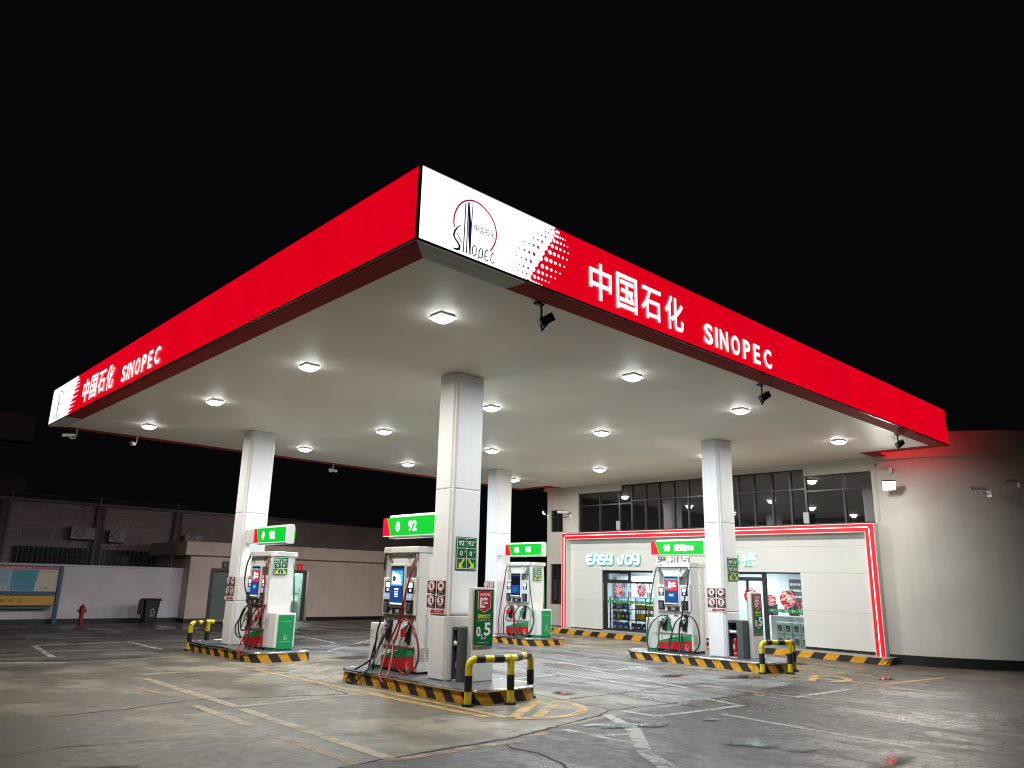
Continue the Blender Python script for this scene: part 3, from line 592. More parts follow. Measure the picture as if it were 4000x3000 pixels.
# ------------------------------------------------------------------ fuel pumps
H = dict(
 H3a=[(-0.05, 0.50, 2.27), (-0.13, 0.541, 1.955), (-0.13, 0.682, 1.313), (-0.13, 0.782, 0.677), (-0.13, 0.798, 0.405), (-0.13, 0.716, 0.203), (-0.13, 0.542, 0.226), (-0.13, 0.444, 0.387), (-0.13, 0.418, 0.635)],
 H3b=[(-0.16, 0.396, 0.637), (-0.1, 0.407, 0.821), (-0.08, 0.338, 0.969), (-0.06, 0.332, 1.094), (-0.16, 0.496, 0.984), (-0.16, 0.69, 0.745), (-0.16, 0.759, 0.408), (-0.16, 0.654, 0.20), (-0.16, 0.393, 0.18), (-0.16, 0.155, 0.265), (-0.16, 0.032, 0.455), (-0.16, -0.003, 0.701), (-0.16, 0.065, 0.962), (-0.06, 0.274, 1.097)],
 H3c=[(-0.05, -0.50, 2.268), (-0.13, -0.497, 1.863), (-0.13, -0.379, 1.45), (-0.13, -0.286, 1.039), (-0.13, -0.215, 0.833), (-0.13, -0.203, 0.53), (-0.13, -0.278, 0.245), (-0.13, -0.425, 0.207), (-0.13, -0.623, 0.261), (-0.13, -0.777, 0.468), (-0.13, -0.767, 0.762), (-0.13, -0.657, 1.015), (-0.08, -0.43, 1.106), (-0.08, -0.279, 1.089), (-0.13, -0.105, 0.929), (-0.13, 0.034, 0.637), (-0.2, 0.072, 0.333), (-0.3, -0.041, 0.19), (-0.42, -0.213, 0.10), (-0.3, -0.271, 0.19), (-0.13, -0.274, 0.434), (-0.13, -0.275, 0.635)],
 H4a=[(-0.05, 0.50, 2.24), (-0.13, 0.503, 1.764), (-0.13, 0.663, 1.002), (-0.13, 0.735, 0.491), (-0.2, 0.622, 0.20), (-0.42, 0.341, 0.09), (-0.3, 0.063, 0.17), (-0.13, 0.055, 0.353), (-0.13, 0.0, 0.7), (-0.13, 0.075, 1.001), (-0.06, 0.319, 1.102), (-0.13, 0.425, 1.011), (-0.13, 0.493, 0.722), (-0.13, 0.475, 0.222), (-0.13, 0.479, 0.613)],
 H4b=[(-0.05, -0.50, 2.228), (-0.14, -0.618, 1.953), (-0.14, -0.699, 1.414), (-0.14, -0.804, 0.927), (-0.14, -0.84, 0.675), (-0.14, -0.722, 0.354), (-0.14, -0.412, 0.19), (-0.14, -0.089, 0.255), (-0.14, 0.033, 0.527), (-0.14, -0.037, 0.897), (-0.14, -0.228, 1.077), (-0.06, -0.37, 1.103), (-0.14, -0.709, 0.987), (-0.14, -0.824, 0.717), (-0.14, -0.721, 0.417), (-0.14, -0.411, 0.21), (-0.14, -0.184, 0.324), (-0.14, -0.159, 0.643)],
 H4d=[(.60, -.49, 2.24), (.64, -.50, 1.574), (.66, -.49, 1.046), (.66, -.48, .5)],
 H1a=[(-0.05, 0.47, 2.27), (-0.07, 0.475, 2.15), (-0.075, 0.48, 2.06), (-.07, .475, 1.97)],
 H1b=[(-0.15, 0.462, 0.771), (-0.15, 0.559, 0.571), (-0.15, 0.65, 0.324), (-0.15, 0.674, 0.205), (-0.15, 0.621, 0.19), (-0.15, 0.543, 0.22), (-0.15, 0.52, 0.494), (-0.15, 0.494, 0.736), (-0.15, 0.451, 0.932), (-0.15, 0.35, 1.099), (-0.08, 0.367, 1.13), (-0.1, 0.239, 1.039), (-0.15, 0.167, 0.916), (-0.15, 0.281, 0.75), (-0.2, 0.443, 0.486), (-0.3, 0.486, 0.361), (-0.50, 0.639, 0.2), (-0.56, 0.725, 0.071), (-0.60, 0.667, 0.025), (-0.60, 0.401, 0.04), (-0.51, 0.309, 0.179), (-.3, .33, .35), (-.15, .40, .62)],
 H1c=[(-0.05, -0.481, 2.241), (-0.15, -0.485, 1.924), (-0.15, -0.371, 1.651), (-0.15, -0.285, 1.38), (-0.15, -0.222, 1.172), (-0.15, -0.102, 0.962), (-0.15, 0.098, 0.682), (-0.35, -0.08, 0.424), (-0.53, -0.254, 0.221), (-0.58, -0.409, 0.121), (-0.53, -0.462, 0.211), (-0.3, -0.254, 0.482), (-0.15, -0.058, 0.693), (-0.15, -0.143, 0.839), (-0.15, -0.257, 1.095), (-0.08, -0.296, 1.127), (-0.15, -0.564, 1.063), (-0.15, -0.715, 0.873), (-0.15, -0.802, 0.637), (-0.15, -0.77, 0.411), (-0.15, -0.584, 0.261), (-0.15, -0.397, 0.237), (-0.15, -0.196, 0.317), (-0.15, -0.065, 0.491), (-0.15, -0.08, 0.679)],
 H2a=[(-0.05, 0.50, 2.29), (-0.12, 0.483, 2.087), (-0.12, 0.521, 1.817), (-0.12, 0.488, 1.602), (-0.12, 0.308, 1.376), (-0.12, 0.11, 1.154), (-0.12, 0.016, 0.933), (-0.12, 0.019, 0.779), (-0.12, -0.042, 0.611)],
 H2b=[(-0.15, 0.487, 0.861), (-0.15, 0.659, 0.713), (-0.15, 0.686, 0.572), (-0.15, 0.551, 0.458), (-0.15, 0.335, 0.428), (-0.15, 0.49, 0.548), (-0.15, 0.543, 0.754), (-0.15, 0.463, 0.932), (-0.15, 0.297, 1.096), (-0.08, 0.292, 1.131), (-0.15, 0.057, 1.035), (-0.15, 0.024, 0.813), (-0.15, 0.142, 0.636), (-0.15, 0.335, 0.591), (-0.15, 0.427, 0.708), (-0.15, 0.413, 0.899), (-0.15, 0.252, 1.08)],
 H2c=[(-0.05, -0.50, 2.261), (-0.14, -0.598, 2.118), (-0.14, -0.548, 1.91), (-0.14, -0.567, 1.653), (-0.14, -0.586, 1.313), (-0.14, -0.605, 0.976), (-0.14, -0.623, 0.644), (-0.14, -0.50, 0.352), (-0.25, -0.35, 0.233), (-0.14, -0.047, 0.274), (-0.14, -0.025, 0.526), (-0.14, -0.055, 0.732), (-0.14, -0.121, 0.956), (-0.14, -0.36, 1.105), (-0.14, -0.402, 0.934), (-0.14, 0.012, 0.677), (-0.3, -0.078, 0.416), (-0.52, -0.391, 0.243), (-0.57, -0.62, 0.127), (-0.45, -0.634, 0.20)],
 H2d=[(.56, -.49, 2.26), (.62, -.50, 1.84), (.68, -.5, 1.137), (.70, -.5, .616), (.70, -.49, .392), (.66, -.48, .21)])
hb = mat('hose_black', (.012, .012, .013), .4); hr = mat('hose_red', (.24, .010, .014), .4); hg = mat('hose_green', (.02, .11, .045), .4)
def pump(fx, cy, z0, label, hoses, boots, scr, logo_side=True):
    """front face at world x = fx; local frame: a towards -Y from centre, z absolute"""
    t = thing('fuel_dispenser', (fx + .3, cy, z0 + .20), label, 'fuel pump', 'fuel dispensers')
    f = FX(fx, cy, z0); D = -.60      # c runs outwards
    g = M(); g.fbox(f, -.47, .195, -.57, .47, .262, -.03); add('plinth', g, blk, t)
    g = M(); g.fbox(f, -.51, .264, -.60, .51, 1.19, -.0); add('lower_cabinet', g, white, t, bev=.012)
    g = M(); g.fbox(f, -.50, .275, .002, .475, .418, .012); g.poly(f, [(-.50, .418), (.475, .418), (.475, .505), (-.50, .425)], .002, .012); add('red_panel', g, redp, t)
    g = M(); g.poly(f, [(-.50, .428), (.475, .508), (.475, .63), (-.08, .565), (-.50, .46)], .002, .014); add('green_wave', g, greenp, t)
    g = M(); emblem(g, f, .33, .36, .12, .018, 0, 0, False); g.text(f, '中国石化', .33, .285, .11, .024, .018, 0); g.text(f, 'SINOPEC', .33, .257, .11, .016, .018, 0); add('logo', g, swhite, t)
    g = M(); g.fbox(f, -.50, .645, .0, .49, .675, .035); add('drip_ledge', g, lgrey, t, bev=.01)
    g = M(); g.fbox(f, -.50, 1.12, .0, .49, 1.188, .008); add('fastening_strip', g, lgrey, t)
    g = M(); g.fbox(f, -.03, 1.075, .010, .10, 1.105, .014); add('warning_label', g, sred, t)
    g = M(); g.disc(f, .03, 1.15, .018, .012, 12); add('lock', g, blk, t)
    # card unit
    g = M(); g.fbox(f, -.52, 1.19, -.58, .49, 1.84, .045); add('card_unit', g, white, t, bev=.015)
    g = M(); g.fbox(f, -.26, 1.325, .045, .205, 2.09, .085); add('screen_housing', g, white, t, bev=.012)
    so = M(); so.fbox(f, -.232, 1.342, .085, .175, 2.048, .092); sb = add('screen', so, blk, t)
    g = M(); a0, a1 = -.212, .155
    if scr == 0:
        g.flat(f, [(a0, 1.40), (a1, 1.40), (a1, 1.69), (a0, 1.69)], .094, 0); g.flat(f, [(a0, 1.695), (a1, 1.695), (a1, 2.0), (a0, 2.0)], .094, 1); g.flat(f, [(a0 + .03, 1.72), (a1 - .03, 1.72), (a1 - .12, 1.9), (a0 + .04, 1.95)], .0955, 2)
        g.flat(f, [(a0 + .12, 1.62), (a1 - .12, 1.62), (a1 - .12, 1.65), (a0 + .12, 1.65)], .0955, 3)
        for k in range(4): g.flat(f, [(a0 + .13, 1.50 + k * .028), (a1 - .13, 1.50 + k * .028), (a1 - .13, 1.515 + k * .028), (a0 + .13, 1.515 + k * .028)], .0955, 2)
        g.disc(f, a0 + .10, 1.82, .05, .0965, 16, 0); g.flat(f, [(a0, 1.965), (a1, 1.965), (a1, 2.0), (a0, 2.0)], .0965, 0)
        for k in range(3): g.flat(f, [(.0, 1.87 - k * .035), (a1 - .03, 1.87 - k * .035), (a1 - .03, 1.885 - k * .035), (.0, 1.885 - k * .035)], .0965, 3)
    elif scr == 1:
        g.flat(f, [(a0, 1.40), (a1, 1.40), (a1, 1.69), (a0, 1.69)], .094, 0); g.flat(f, [(a0, 1.695), (a1, 1.695), (a1, 1.965), (a0, 1.965)], .094, 4); g.flat(f, [(a0, 1.967), (a1, 1.967), (a1, 2.0), (a0, 2.0)], .094, 1)
        g.flat(f, [(a0 + .10, 1.76), (a0 + .17, 1.75), (a0 + .17, 1.92), (a0 + .10, 1.92)], .0955, 3); g.flat(f, [(a0 + .19, 1.84), (a1 - .05, 1.86), (a1 - .05, 1.90), (a0 + .19, 1.89)], .0955, 3); g.flat(f, [(a0 + .19, 1.78), (a1 - .03, 1.80), (a1 - .03, 1.835), (a0 + .19, 1.82)], .0955, 3)
        g.disc(f, a0 + .045, 1.77, .035, .0955, 12, 1); g.rib(f, [(a0 + .1, 1.55), (a1 - .1, 1.55), (a1 - .1, 1.62), (a0 + .1, 1.62), (a0 + .1, 1.55)], .01, .0955, mi=1)
        for k in range(2): g.flat(f, [(a0 + .12, 1.57 + k * .022), (a1 - .12, 1.57 + k * .022), (a1 - .12, 1.58 + k * .022), (a0 + .12, 1.58 + k * .022)], .0965, 3)
    else:
        g.flat(f, [(a0, 1.40), (a1, 1.40), (a1, 2.0), (a0, 2.0)], .094, 5); g.flat(f, [(a0, 1.45), (a1, 1.45), (a1, 1.70), (a0, 1.70)], .0955, 0); g.flat(f, [(a0, 1.965), (a1, 1.965), (a1, 2.0), (a0, 2.0)], .0955, 0)
        for k in range(2): g.flat(f, [(a0 + .08, 1.58 - k * .06), (a1 - .12, 1.58 - k * .06), (a1 - .12, 1.59 - k * .06), (a0 + .08, 1.59 - k * .06)], .0965, 1)
    g.flat(f, [(a0, 1.368), (a1, 1.368), (a1, 1.396), (a0, 1.396)], .094, 3)
    add('display', g, [E_sb, E_sl, E_sw, E_sw, E_sr, E_sk], sb)
    g = M(); g.fbox(f, -.19, 1.205, .045, .18, 1.305, .062); kb = add('keypad', g, blk, t, bev=.006)
    g = M()
    for k in range(3): g.fbox(f, -.05 + k * .035, 1.225, .062, -.025 + k * .035, 1.285, .07)
    add('key', g, lgrey, kb)
    for s in (-1, 1):
        a = -.36 if s < 0 else .345
        g = M(); g.fbox(f, a - .09, 1.575, .045, a + .09, 1.775, .055); r = add('code_reader', g, blk, t, bev=.005)
        g = M(); g.flat(f, [(a - .06, 1.665), (a + .06, 1.665), (a + .06, 1.755), (a - .06, 1.755)], .057); g.flat(f, [(a - .03, 1.60), (a + .03, 1.60), (a + .03, 1.645), (a - .03, 1.645)], .057); add('reader_display', g, E_sw, r)
        g = M(); aa = a - .05 if s > 0 else a - .09; g.rib(f, [(aa - .028, 1.49), (aa + .028, 1.49), (aa + .028, 1.55), (aa - .028, 1.55), (aa - .028, 1.49)], .014, .05); add('led_digit', g, E_led, t)
        g = M(); g.fbox(f, a - .10, 1.225, .045, a + .10, 1.455, .07); r = add('card_slot', g, blk, t, bev=.01)
        g = M(); g.fbox(f, a - .055, 1.25, .07, a + .055, 1.40, .095); add('slot_mouth', g, grey, r, bev=.01)
        g = M(); g.disc(f, a + .01, 1.80, .012, .05, 8); g.disc(f, a - .08, 1.81, .008, .05, 8); add('screw', g, blk, t)
    # upper frame and header
    g = M(); g.fbox(f, -.50, 1.842, -.58, -.455, 2.278, .01); g.fbox(f, .455, 1.842, -.58, .50, 2.278, .01); add('post', g, white, t)
    g = M(); g.fbox(f, -.455, 1.842, -.42, .455, 2.278, -.18); add('back_panel', g, lgrey, t)
    g = M(); g.poly(f, [(-.45, 2.277), (-.30, 2.04), (.20, 2.04), (.42, 2.277)], -.178, -.02); add('hose_cover', g, white, t, bev=.006)
    g = M()
    P = [(-.56, 2.28), (.53, 2.28), (.53, 2.39), (-.56, 2.39)]
    g.fbox(f, -.55, 2.282, -.66, .53, 2.392, .055); add('header', g, white, t, bev=.012)
    g = M(); emblem(g, f, -.46, 2.338, .06, .06, 0, 0, False); g.text(f, '中国石化', -.37, 2.352, .09, .022, .058, 0); g.text(f, 'SINOPEC', -.37, 2.322, .09, .016, .058, 0); add('header_logo', g, grey, t)
    # side panel (towards -Y)
    fs = FY(cy - .51, fx, z0)
    g = M(); g.fbox(fs, .03, .25, 0, .57, 1.17, .008); g.fbox(fs, .0, .14, -.01, .0, .14, -.01); add('side_panel', g, white, t, bev=.006)
    for k in range(9):
        g = M(); g.fbox(fs, .06, .42 + k * .026, .008, .20, .432 + k * .026, .014); g.fbox(fs, .24, .42 + k * .026, .008, .30, .432 + k * .026, .014); add('vent_slat', g, lgrey, t)
    g = M(); g.fbox(fs, .0, 1.845, -.03, .60, 2.275, -.002); g.fbox(fs, 0, 1.19, -.0, .60, 1.84, .003); add('side_cover', g, white, t)
    for s, (boot, lab, noz) in zip((-1, 1), boots):
        a = -.30 if s < 0 else .30
        g = M(); g.poly(f, [(a - .09, .74), (a + .05, .70), (a + .10, 1.10), (a - .02, 1.10)], -.02, .03); b = add('nozzle_boot', g, blk, t, bev=.008)
        if lab: g = M(); g.poly(f, [(a + .075, .71), (a + .16, .71), (a + .16, 1.02), (a + .115, 1.06)], .002, .02); add('boot_label', g, lab, t)
        g = M(); g.tube([f(a - .12, .66, .12), f(a - .09, .76, .11), f(a - .04, .86, .09), f(a + .02, .95, .07), f(a + .05, 1.03, .05)], [.014, .018, .026, .028, .022], 8, 0); n1 = add('nozzle', g, steel if noz is None else steel, t, smooth=True)
        g = M(); g.fbox(f, a - .10, .82, .07, a + .01, .96, .125); add('nozzle_guard', g, noz or lgrey, n1, bev=.02)
        g = M(); g.tube([f(a - .05, .95, .09), f(a + .0, 1.02, .07), f(a + .05, 1.05, .045)], .02, 8); add('nozzle_handle', g, steel, n1, smooth=True)
    for key, m in hoses:
        pts = [Vector((fx + x, cy + y, z0 + z)) for x, y, z in H[key]]
        g = M(); g.tube(smooth_path(pts, 6), .0175, 8); h = add('hose', g, m, t, smooth=True)
        if H[key][0][2] > 2: p = pts[0]; g = M(); g.tube([p + Vector((0, 0, .02)), p + Vector((-.01, 0, -.07)), p.lerp(pts[1], .3)], [.022, .02, .016], 8); add('hose_joint', g, steel, h, smooth=True)
    for a in (-.46, .46, .2):
        g = M(); g.tube([f(a, 2.285, -.03), f(a, 2.23, .0), f(a, 2.16, .02)], [.02, .018, .013], 8); add('hose_joint', g, steel, t, smooth=True)
    return t
pump(3.92, 5.42, 0, 'nearest fuel pump with black and red hoses drooping to the ground', [('H1a', hb), ('H1b', hb), ('H1c', hr)], [(1, None, lgrey), (1, None, redp)], 0)
pump(3.93, 11.18, 0, 'left rear fuel pump with tangled black and red hoses beside green cabinet', [('H2a', hb), ('H2b', hb), ('H2c', hr), ('H2d', hg)], [(1, None, lgrey), (1, None, redp)], 1)
pump(12.40, 5.42, 0, 'fuel pump in front of the shop with green left hose and black right hose', [('H3a', hg), ('H3b', hg), ('H3c', hb)], [(1, greenp, blk), (1, None, blk)], 1)
pump(12.40, 11.18, .05, 'farthest fuel pump, with red label by left nozzle and dark screen', [('H4a', hr), ('H4b', hg), ('H4d', hg)], [(1, redp, redp), (1, None, greenp)], 2)

# green collection cabinets beside pumps
def cabinet(x0, y0, z0, label, front):
    t = thing('oil_gas_cabinet', (x0 + .3, y0 + .15, z0), label, 'cabinet', 'small cabinets on the pump islands')
    g = M(); g.poly(F((x0, y0, z0), (1, 0, 0), (0, 1, 0)), [(.06, 0), (.56, 0), (.56, .31), (-.02, .31), (-.02, .14)], .06, .81); add('box', g, white, t, bev=.015)
    g = M(); g.poly(F((x0, y0, z0), (1, 0, 0), (0, 1, 0)), [(.08, .02), (.54, .02), (.54, .29), (.0, .29), (.0, .15)], 0, .06); add('base', g, greenp, t)
    if front:
        f = FY(y0, x0, z0); g = M(); g.fbox(f, .13, .03, .001, .52, .77, .012); d = add('green_door', g, greenp, t, bev=.006)
        g = M(); emblem(g, f, .33, .30, .10, .016, 0, 0, False); g.text(f, '中国石化', .33, .235, .1, .02, .016); g.text(f, '环保油气回收', .33, .19, .26, .018, .016); add('door_logo', g, swhite, d)
        g = M(); g.disc(f, .40, .70, .014, .016, 10); g.disc(f, .48, .44, .012, .016, 10); add('lock', g, steel, d)
        g = M(); g.fbox(f, .2, .625, .013, .45, .63, .015); add('seam', g, white, d)
    f = FX(x0 - .02, y0 + .30, z0)
    g = M(); g.rib(f, [(.03, .55), (.13, .55), (.13, .67), (.03, .67), (.03, .55)], .01, .004); add('display_outline', g, grey, t)
    return t
cabinet(3.93, 10.30, .21, 'green fronted cabinet on the left rear island beside pump', True)
cabinet(12.42, 10.30, .25, 'green fronted cabinet on the farthest island beside pump', True)
cabinet(3.90, 5.98, .21, 'white cabinet partly hidden behind the nearest fuel pump', False)
cabinet(12.36, 5.98, .20, 'white cabinet left of the pump in front of the shop', False)

# ------------------------------------------------------------------ number light boxes
def lightbox(x0, y0, y1, z0, txt, label, bracket):
    t = thing('number_light_box', (x0 + .23, (y0 + y1) / 2, 2.55 + z0), label, 'light box', 'illuminated pump number boxes')
    b0, b1 = (y0, y1 - .14)
    g = M(); g.box(x0 + .035, b0, 2.55 + z0, x0 + .20, b1, 2.985 + z0); add('case', g, white, t, bev=.012)
    f = FX(x0, y1, z0); L = y1 - y0
    g = M(); g.fbox(f, 0, 2.592, -.034, L - .02, 2.935, -.004); add('lit_edge', g, E_lip, t)
    g = M(); g.poly(f, [(.135, 2.935), (L - .03, 2.935), (L - .03, 2.60), (.27, 2.60)], -.003, .004); add('green_face', g, E_green, t)
    g = M(); g.poly(f, [(0, 2.935), (.125, 2.935), (.26, 2.60), (0, 2.60)], -.003, .004); add('red_face', g, E_pink, t)
    g = M(); g.rib(f, [(.13, 2.935), (.265, 2.60)], .012, .006); add('yellow_line', g, E_yel, t)
    for s, a, w, h, bo in txt: g = M(); g.text(f, s, a, 2.765, w, h, .010, bo); add('numeral', g, E_num, t)
    f2 = F((x0 + .236, y0, z0), (0, 1, 0), (0, 0, 1)); g = M(); g.fbox(f2, .02, 2.592, -.034, L, 2.935, 0); add('rear_face', g, E_green, t)
    if bracket: g = M(); g.box(x0 + .045, b1, 2.60 + z0, x0 + .19, bracket, 2.94 + z0); add('bracket', g, white, t, bev=.01)
    return t
lightbox(3.885, 4.445, 6.08, 0, [('0', .49, .12, .19, .02), ('92', .95, .26, .19, .02)], 'nearest lit green box reading 0 and 92, fixed to the front column', None)
lightbox(3.885, 9.97, 11.60, 0, [('0', .49, .12, .19, .05), ('92', .95, .27, .19, .05)], 'left lit green box reading 0 and 92 above the rear left pump', 12.16)
lightbox(12.36, 4.445, 6.08, 0, [('95', .50, .20, .17, .05), ('爱跑98', 1.02, .60, .17, .03)], 'lit green box ending in 98 above the pump in front of the shop', None)
lightbox(12.36, 10.14, 11.75, .05, [('92', .52, .22, .17, .05), ('95', 1.03, .24, .17, .05)], 'farthest lit green box reading 92 and 95, beside the shop corner', 12.16)

# ------------------------------------------------------------------ signs on columns
def price_sign(f, w, h, rows, label):
    """f(0,0) is the lower left corner"""
    g = M(); g.fbox(f, 0, 0, 0, w, h, .012, 0)
    l = .008; c = .014
    for b in (.035 * h, .34 * h, .655 * h, .965 * h): g.flat(f, [(.03 * w, b - l / 2), (.97 * w, b - l / 2), (.97 * w, b + l / 2), (.03 * w, b + l / 2)], c, 1)
    for a in (.03 * w, .5 * w, .97 * w): g.flat(f, [(a - l / 2, .035 * h), (a + l / 2, .035 * h), (a + l / 2, .965 * h), (a - l / 2, .965 * h)], c + .0012, 1)
    for r, b in ((0, .81), (1, .50)):
        for k in (0, 1):
            s = rows[r][k]; g.text(f, s, w * (.24 + .46 * k), b * h, w * (.27 if len(s) > 1 else .12), h * .145, c + .001, .012, 1); g.text(f, '#', w * (.42 + .46 * k), (b + .055) * h, w * .06, h * .05, c + .001, .02, 1)
    for k in (0, 1):
        cx, cy = w * (.26 + .47 * k), h * .19; s = -1 if k == 0 else 1; r = w * .13
        g.rib(f, [(cx - s * r * .9, cy + r * 1.2), (cx + s * r * .55, cy - r * .7)], w * .07, c + .001, mi=2)
        g.flat(f, [(cx + s * r * 1.0, cy - r * 1.25), (cx + s * r * .95, cy + r * .35), (cx - s * r * .75, cy - r * 1.2)], c + .0022, 2)
    return add('fuel_grade_sign', g, [sgreen, swhite, yarrow], label=label, cat='sign', group='green fuel grade signs with yellow arrows')
price_sign(FY(Y1 - HY - .004, 3.925, 1.987), .46, .55, [('92', '92'), ('0', '0')], 'green sign reading 92 92 and 0 0 on the nearest column')
price_sign(FY(Y1 - HY - .004, 12.50, 1.965), .46, .55, [('98', '92'), ('95', '95')], 'green sign reading 98 92 and 95 95 on the right column')
price_sign(FY(10.66 - .010, 4.0, 1.875), .35, .40, [('92', '95'), ('0', '0')], 'small green sign reading 92 95 and 0 0 on rear left pump side')
price_sign(FY(10.66 - .010, 12.53, 1.91), .35, .39, [('95', '95'), ('92', '98')], 'small green sign reading 95 95 and 92 98 on the farthest pump side')
def warning(f, w, h, label):
    t = thing('warning_sign_board', f(w / 2, 0, 0), label, 'sign', 'black warning sign boards on the columns')
    words = ['严禁烟火', '熄火加油', '禁打手机', '限速行驶']
    for k in range(4):
        a0 = (0 if k % 2 == 0 else .53) * w; b0 = (.60 if k < 2 else .17) * h; s = .455 * w; hh = .375 * h; cx, cy = a0 + s / 2, b0 + hh * .60; r = s * .42
        g = M(); g.fbox(f, a0, b0, 0, a0 + s, b0 + hh, .008, 0)
        g.disc(f, cx, cy, r, .010, 24, 1); g.disc(f, cx, cy, r * .97, .011, 24, 2, r0=r * .86)
        if k == 0: g.flat(f, [(cx - r * .1, cy - r * .5), (cx + r * .15, cy - r * .45), (cx + r * .2, cy), (cx - r * .05, cy + r * .5), (cx - r * .3, cy)], .0112, 0); g.rib(f, [(cx + r * .1, cy - r * .1), (cx + r * .5, cy + r * .3)], r * .1, .0115, mi=0)
        if k == 1: g.flat(f, [(cx - r * .5, cy - r * .2), (cx + r * .5, cy - r * .2), (cx + r * .45, cy + r * .15), (cx + r * .15, cy + r * .4), (cx - r * .3, cy + r * .3)], .0112, 0)
        if k == 2: g.fbox(f, cx - r * .05, cy - r * .5, .011, cx + r * .35, cy + r * .3, .0114, 0); g.rib(f, [(cx, cy + r * .3), (cx, cy + r * .55)], r * .12, .0115, mi=0)
        if k == 3: g.text(f, '5', cx, cy, r * .75, r * 1.15, .012, .03, 0)
        else: g.rib(f, [(cx - r * .62, cy + r * .62), (cx + r * .62, cy - r * .62)], r * .11, .0125, mi=2)
        g.text(f, words[k], cx, b0 + hh * .10, s * .66, hh * .09, .010, 0, 1)
        add('warning_plate', g, [sblack, spink, sred], t)
    g = M(); g.fbox(f, -.01 * w, 0, 0, 1.0 * w, .145 * h, .008, 0); g.flat(f, [(.22 * w, .02 * h), (.98 * w, .02 * h), (.98 * w, .12 * h), (.26 * w, .12 * h)], .010, 1); g.text(f, '中国石化', .62 * w, .07 * h, .4 * w, .05 * h, .0115, 0, 2)
    emblem(g, f, .10 * w, .075 * h, .1 * h, .010, 3, 3, False); add('brand_strip', g, [swhite, sred, spink, grey], t)
    return t
warning(FX(X1 - HX - .004, 4.475, 1.255), .49, .555, 'black no-fire and 5 speed warning signs on the nearest column')
warning(FX(X1 - HX - .004, Y2 + .26, 1.255), .49, .555, 'black warning signs on the left rear column')
warning(FX(X2 - HX - .004, 4.38, 1.235), .49, .555, 'black warning signs on the right column before the shop')
warning(FX(X2 - HX - .004, Y2 + .26, 1.30), .49, .555, 'black warning signs on the farthest column, half hidden')

# ------------------------------------------------------------------ end totems with extinguisher cabinets
def totem(xb, ya, yb, z0, label, poster, flip=False):
    """slab between ya (outer face) and yb"""
    t = thing('poster_totem', (xb + .23, (ya + yb) / 2, z0), label, 'totem', 'white totems at the island ends')
    lo, hi = min(ya, yb), max(ya, yb)
    g = M(); g.box(xb, lo, z0, xb + .5, hi, 1.70); add('slab', g, white, t, bev=.01)
    if poster:
        f = FY(ya, xb, .15); g = M(); g.fbox(f, .04, .60, .001, .46, 1.52, .02); fr = add('poster_frame', g, steel, t, bev=.004)
        g = M(); g.flat(f, [(.06, .625), (.44, .625), (.44, 1.50), (.06, 1.50)], .022, 0)
        g.flat(f, [(.11, 1.498), (.11, 1.22), (.25, 1.15), (.39, 1.22), (.39, 1.498)], .0232, 1); g.rib(f, [(.11, 1.498), (.11, 1.22), (.25, 1.15), (.39, 1.22), (.39, 1.498)], .007, .024, mi=2)
        g.text(f, '0#柴油', .25, 1.44, .22, .05, .0245, .01, 2); g.text(f, '降', .25, 1.31, .20, .17, .0245, .03, 2)
        g.text(f, '微信立减', .25, 1.085, .28, .07, .0245, .03, 3); g.text(f, '(优惠每天仅限一次)', .25, 1.02, .27, .026, .0245, 0, 2)
        g.text(f, '0.', .155, .845, .13, .16, .0245, .03, 2); g.text(f, '5', .33, .88, .15, .21, .0245, .03, 2); g.text(f, '元/升', .25, .74, .13, .04, .0245, .015, 2); g.flat(f, [(.12, .67), (.38, .67), (.38, .673), (.12, .673)], .0245, 2)
        add('poster', g, [sgreen, sred, swhite, yarrow], fr)
    return t
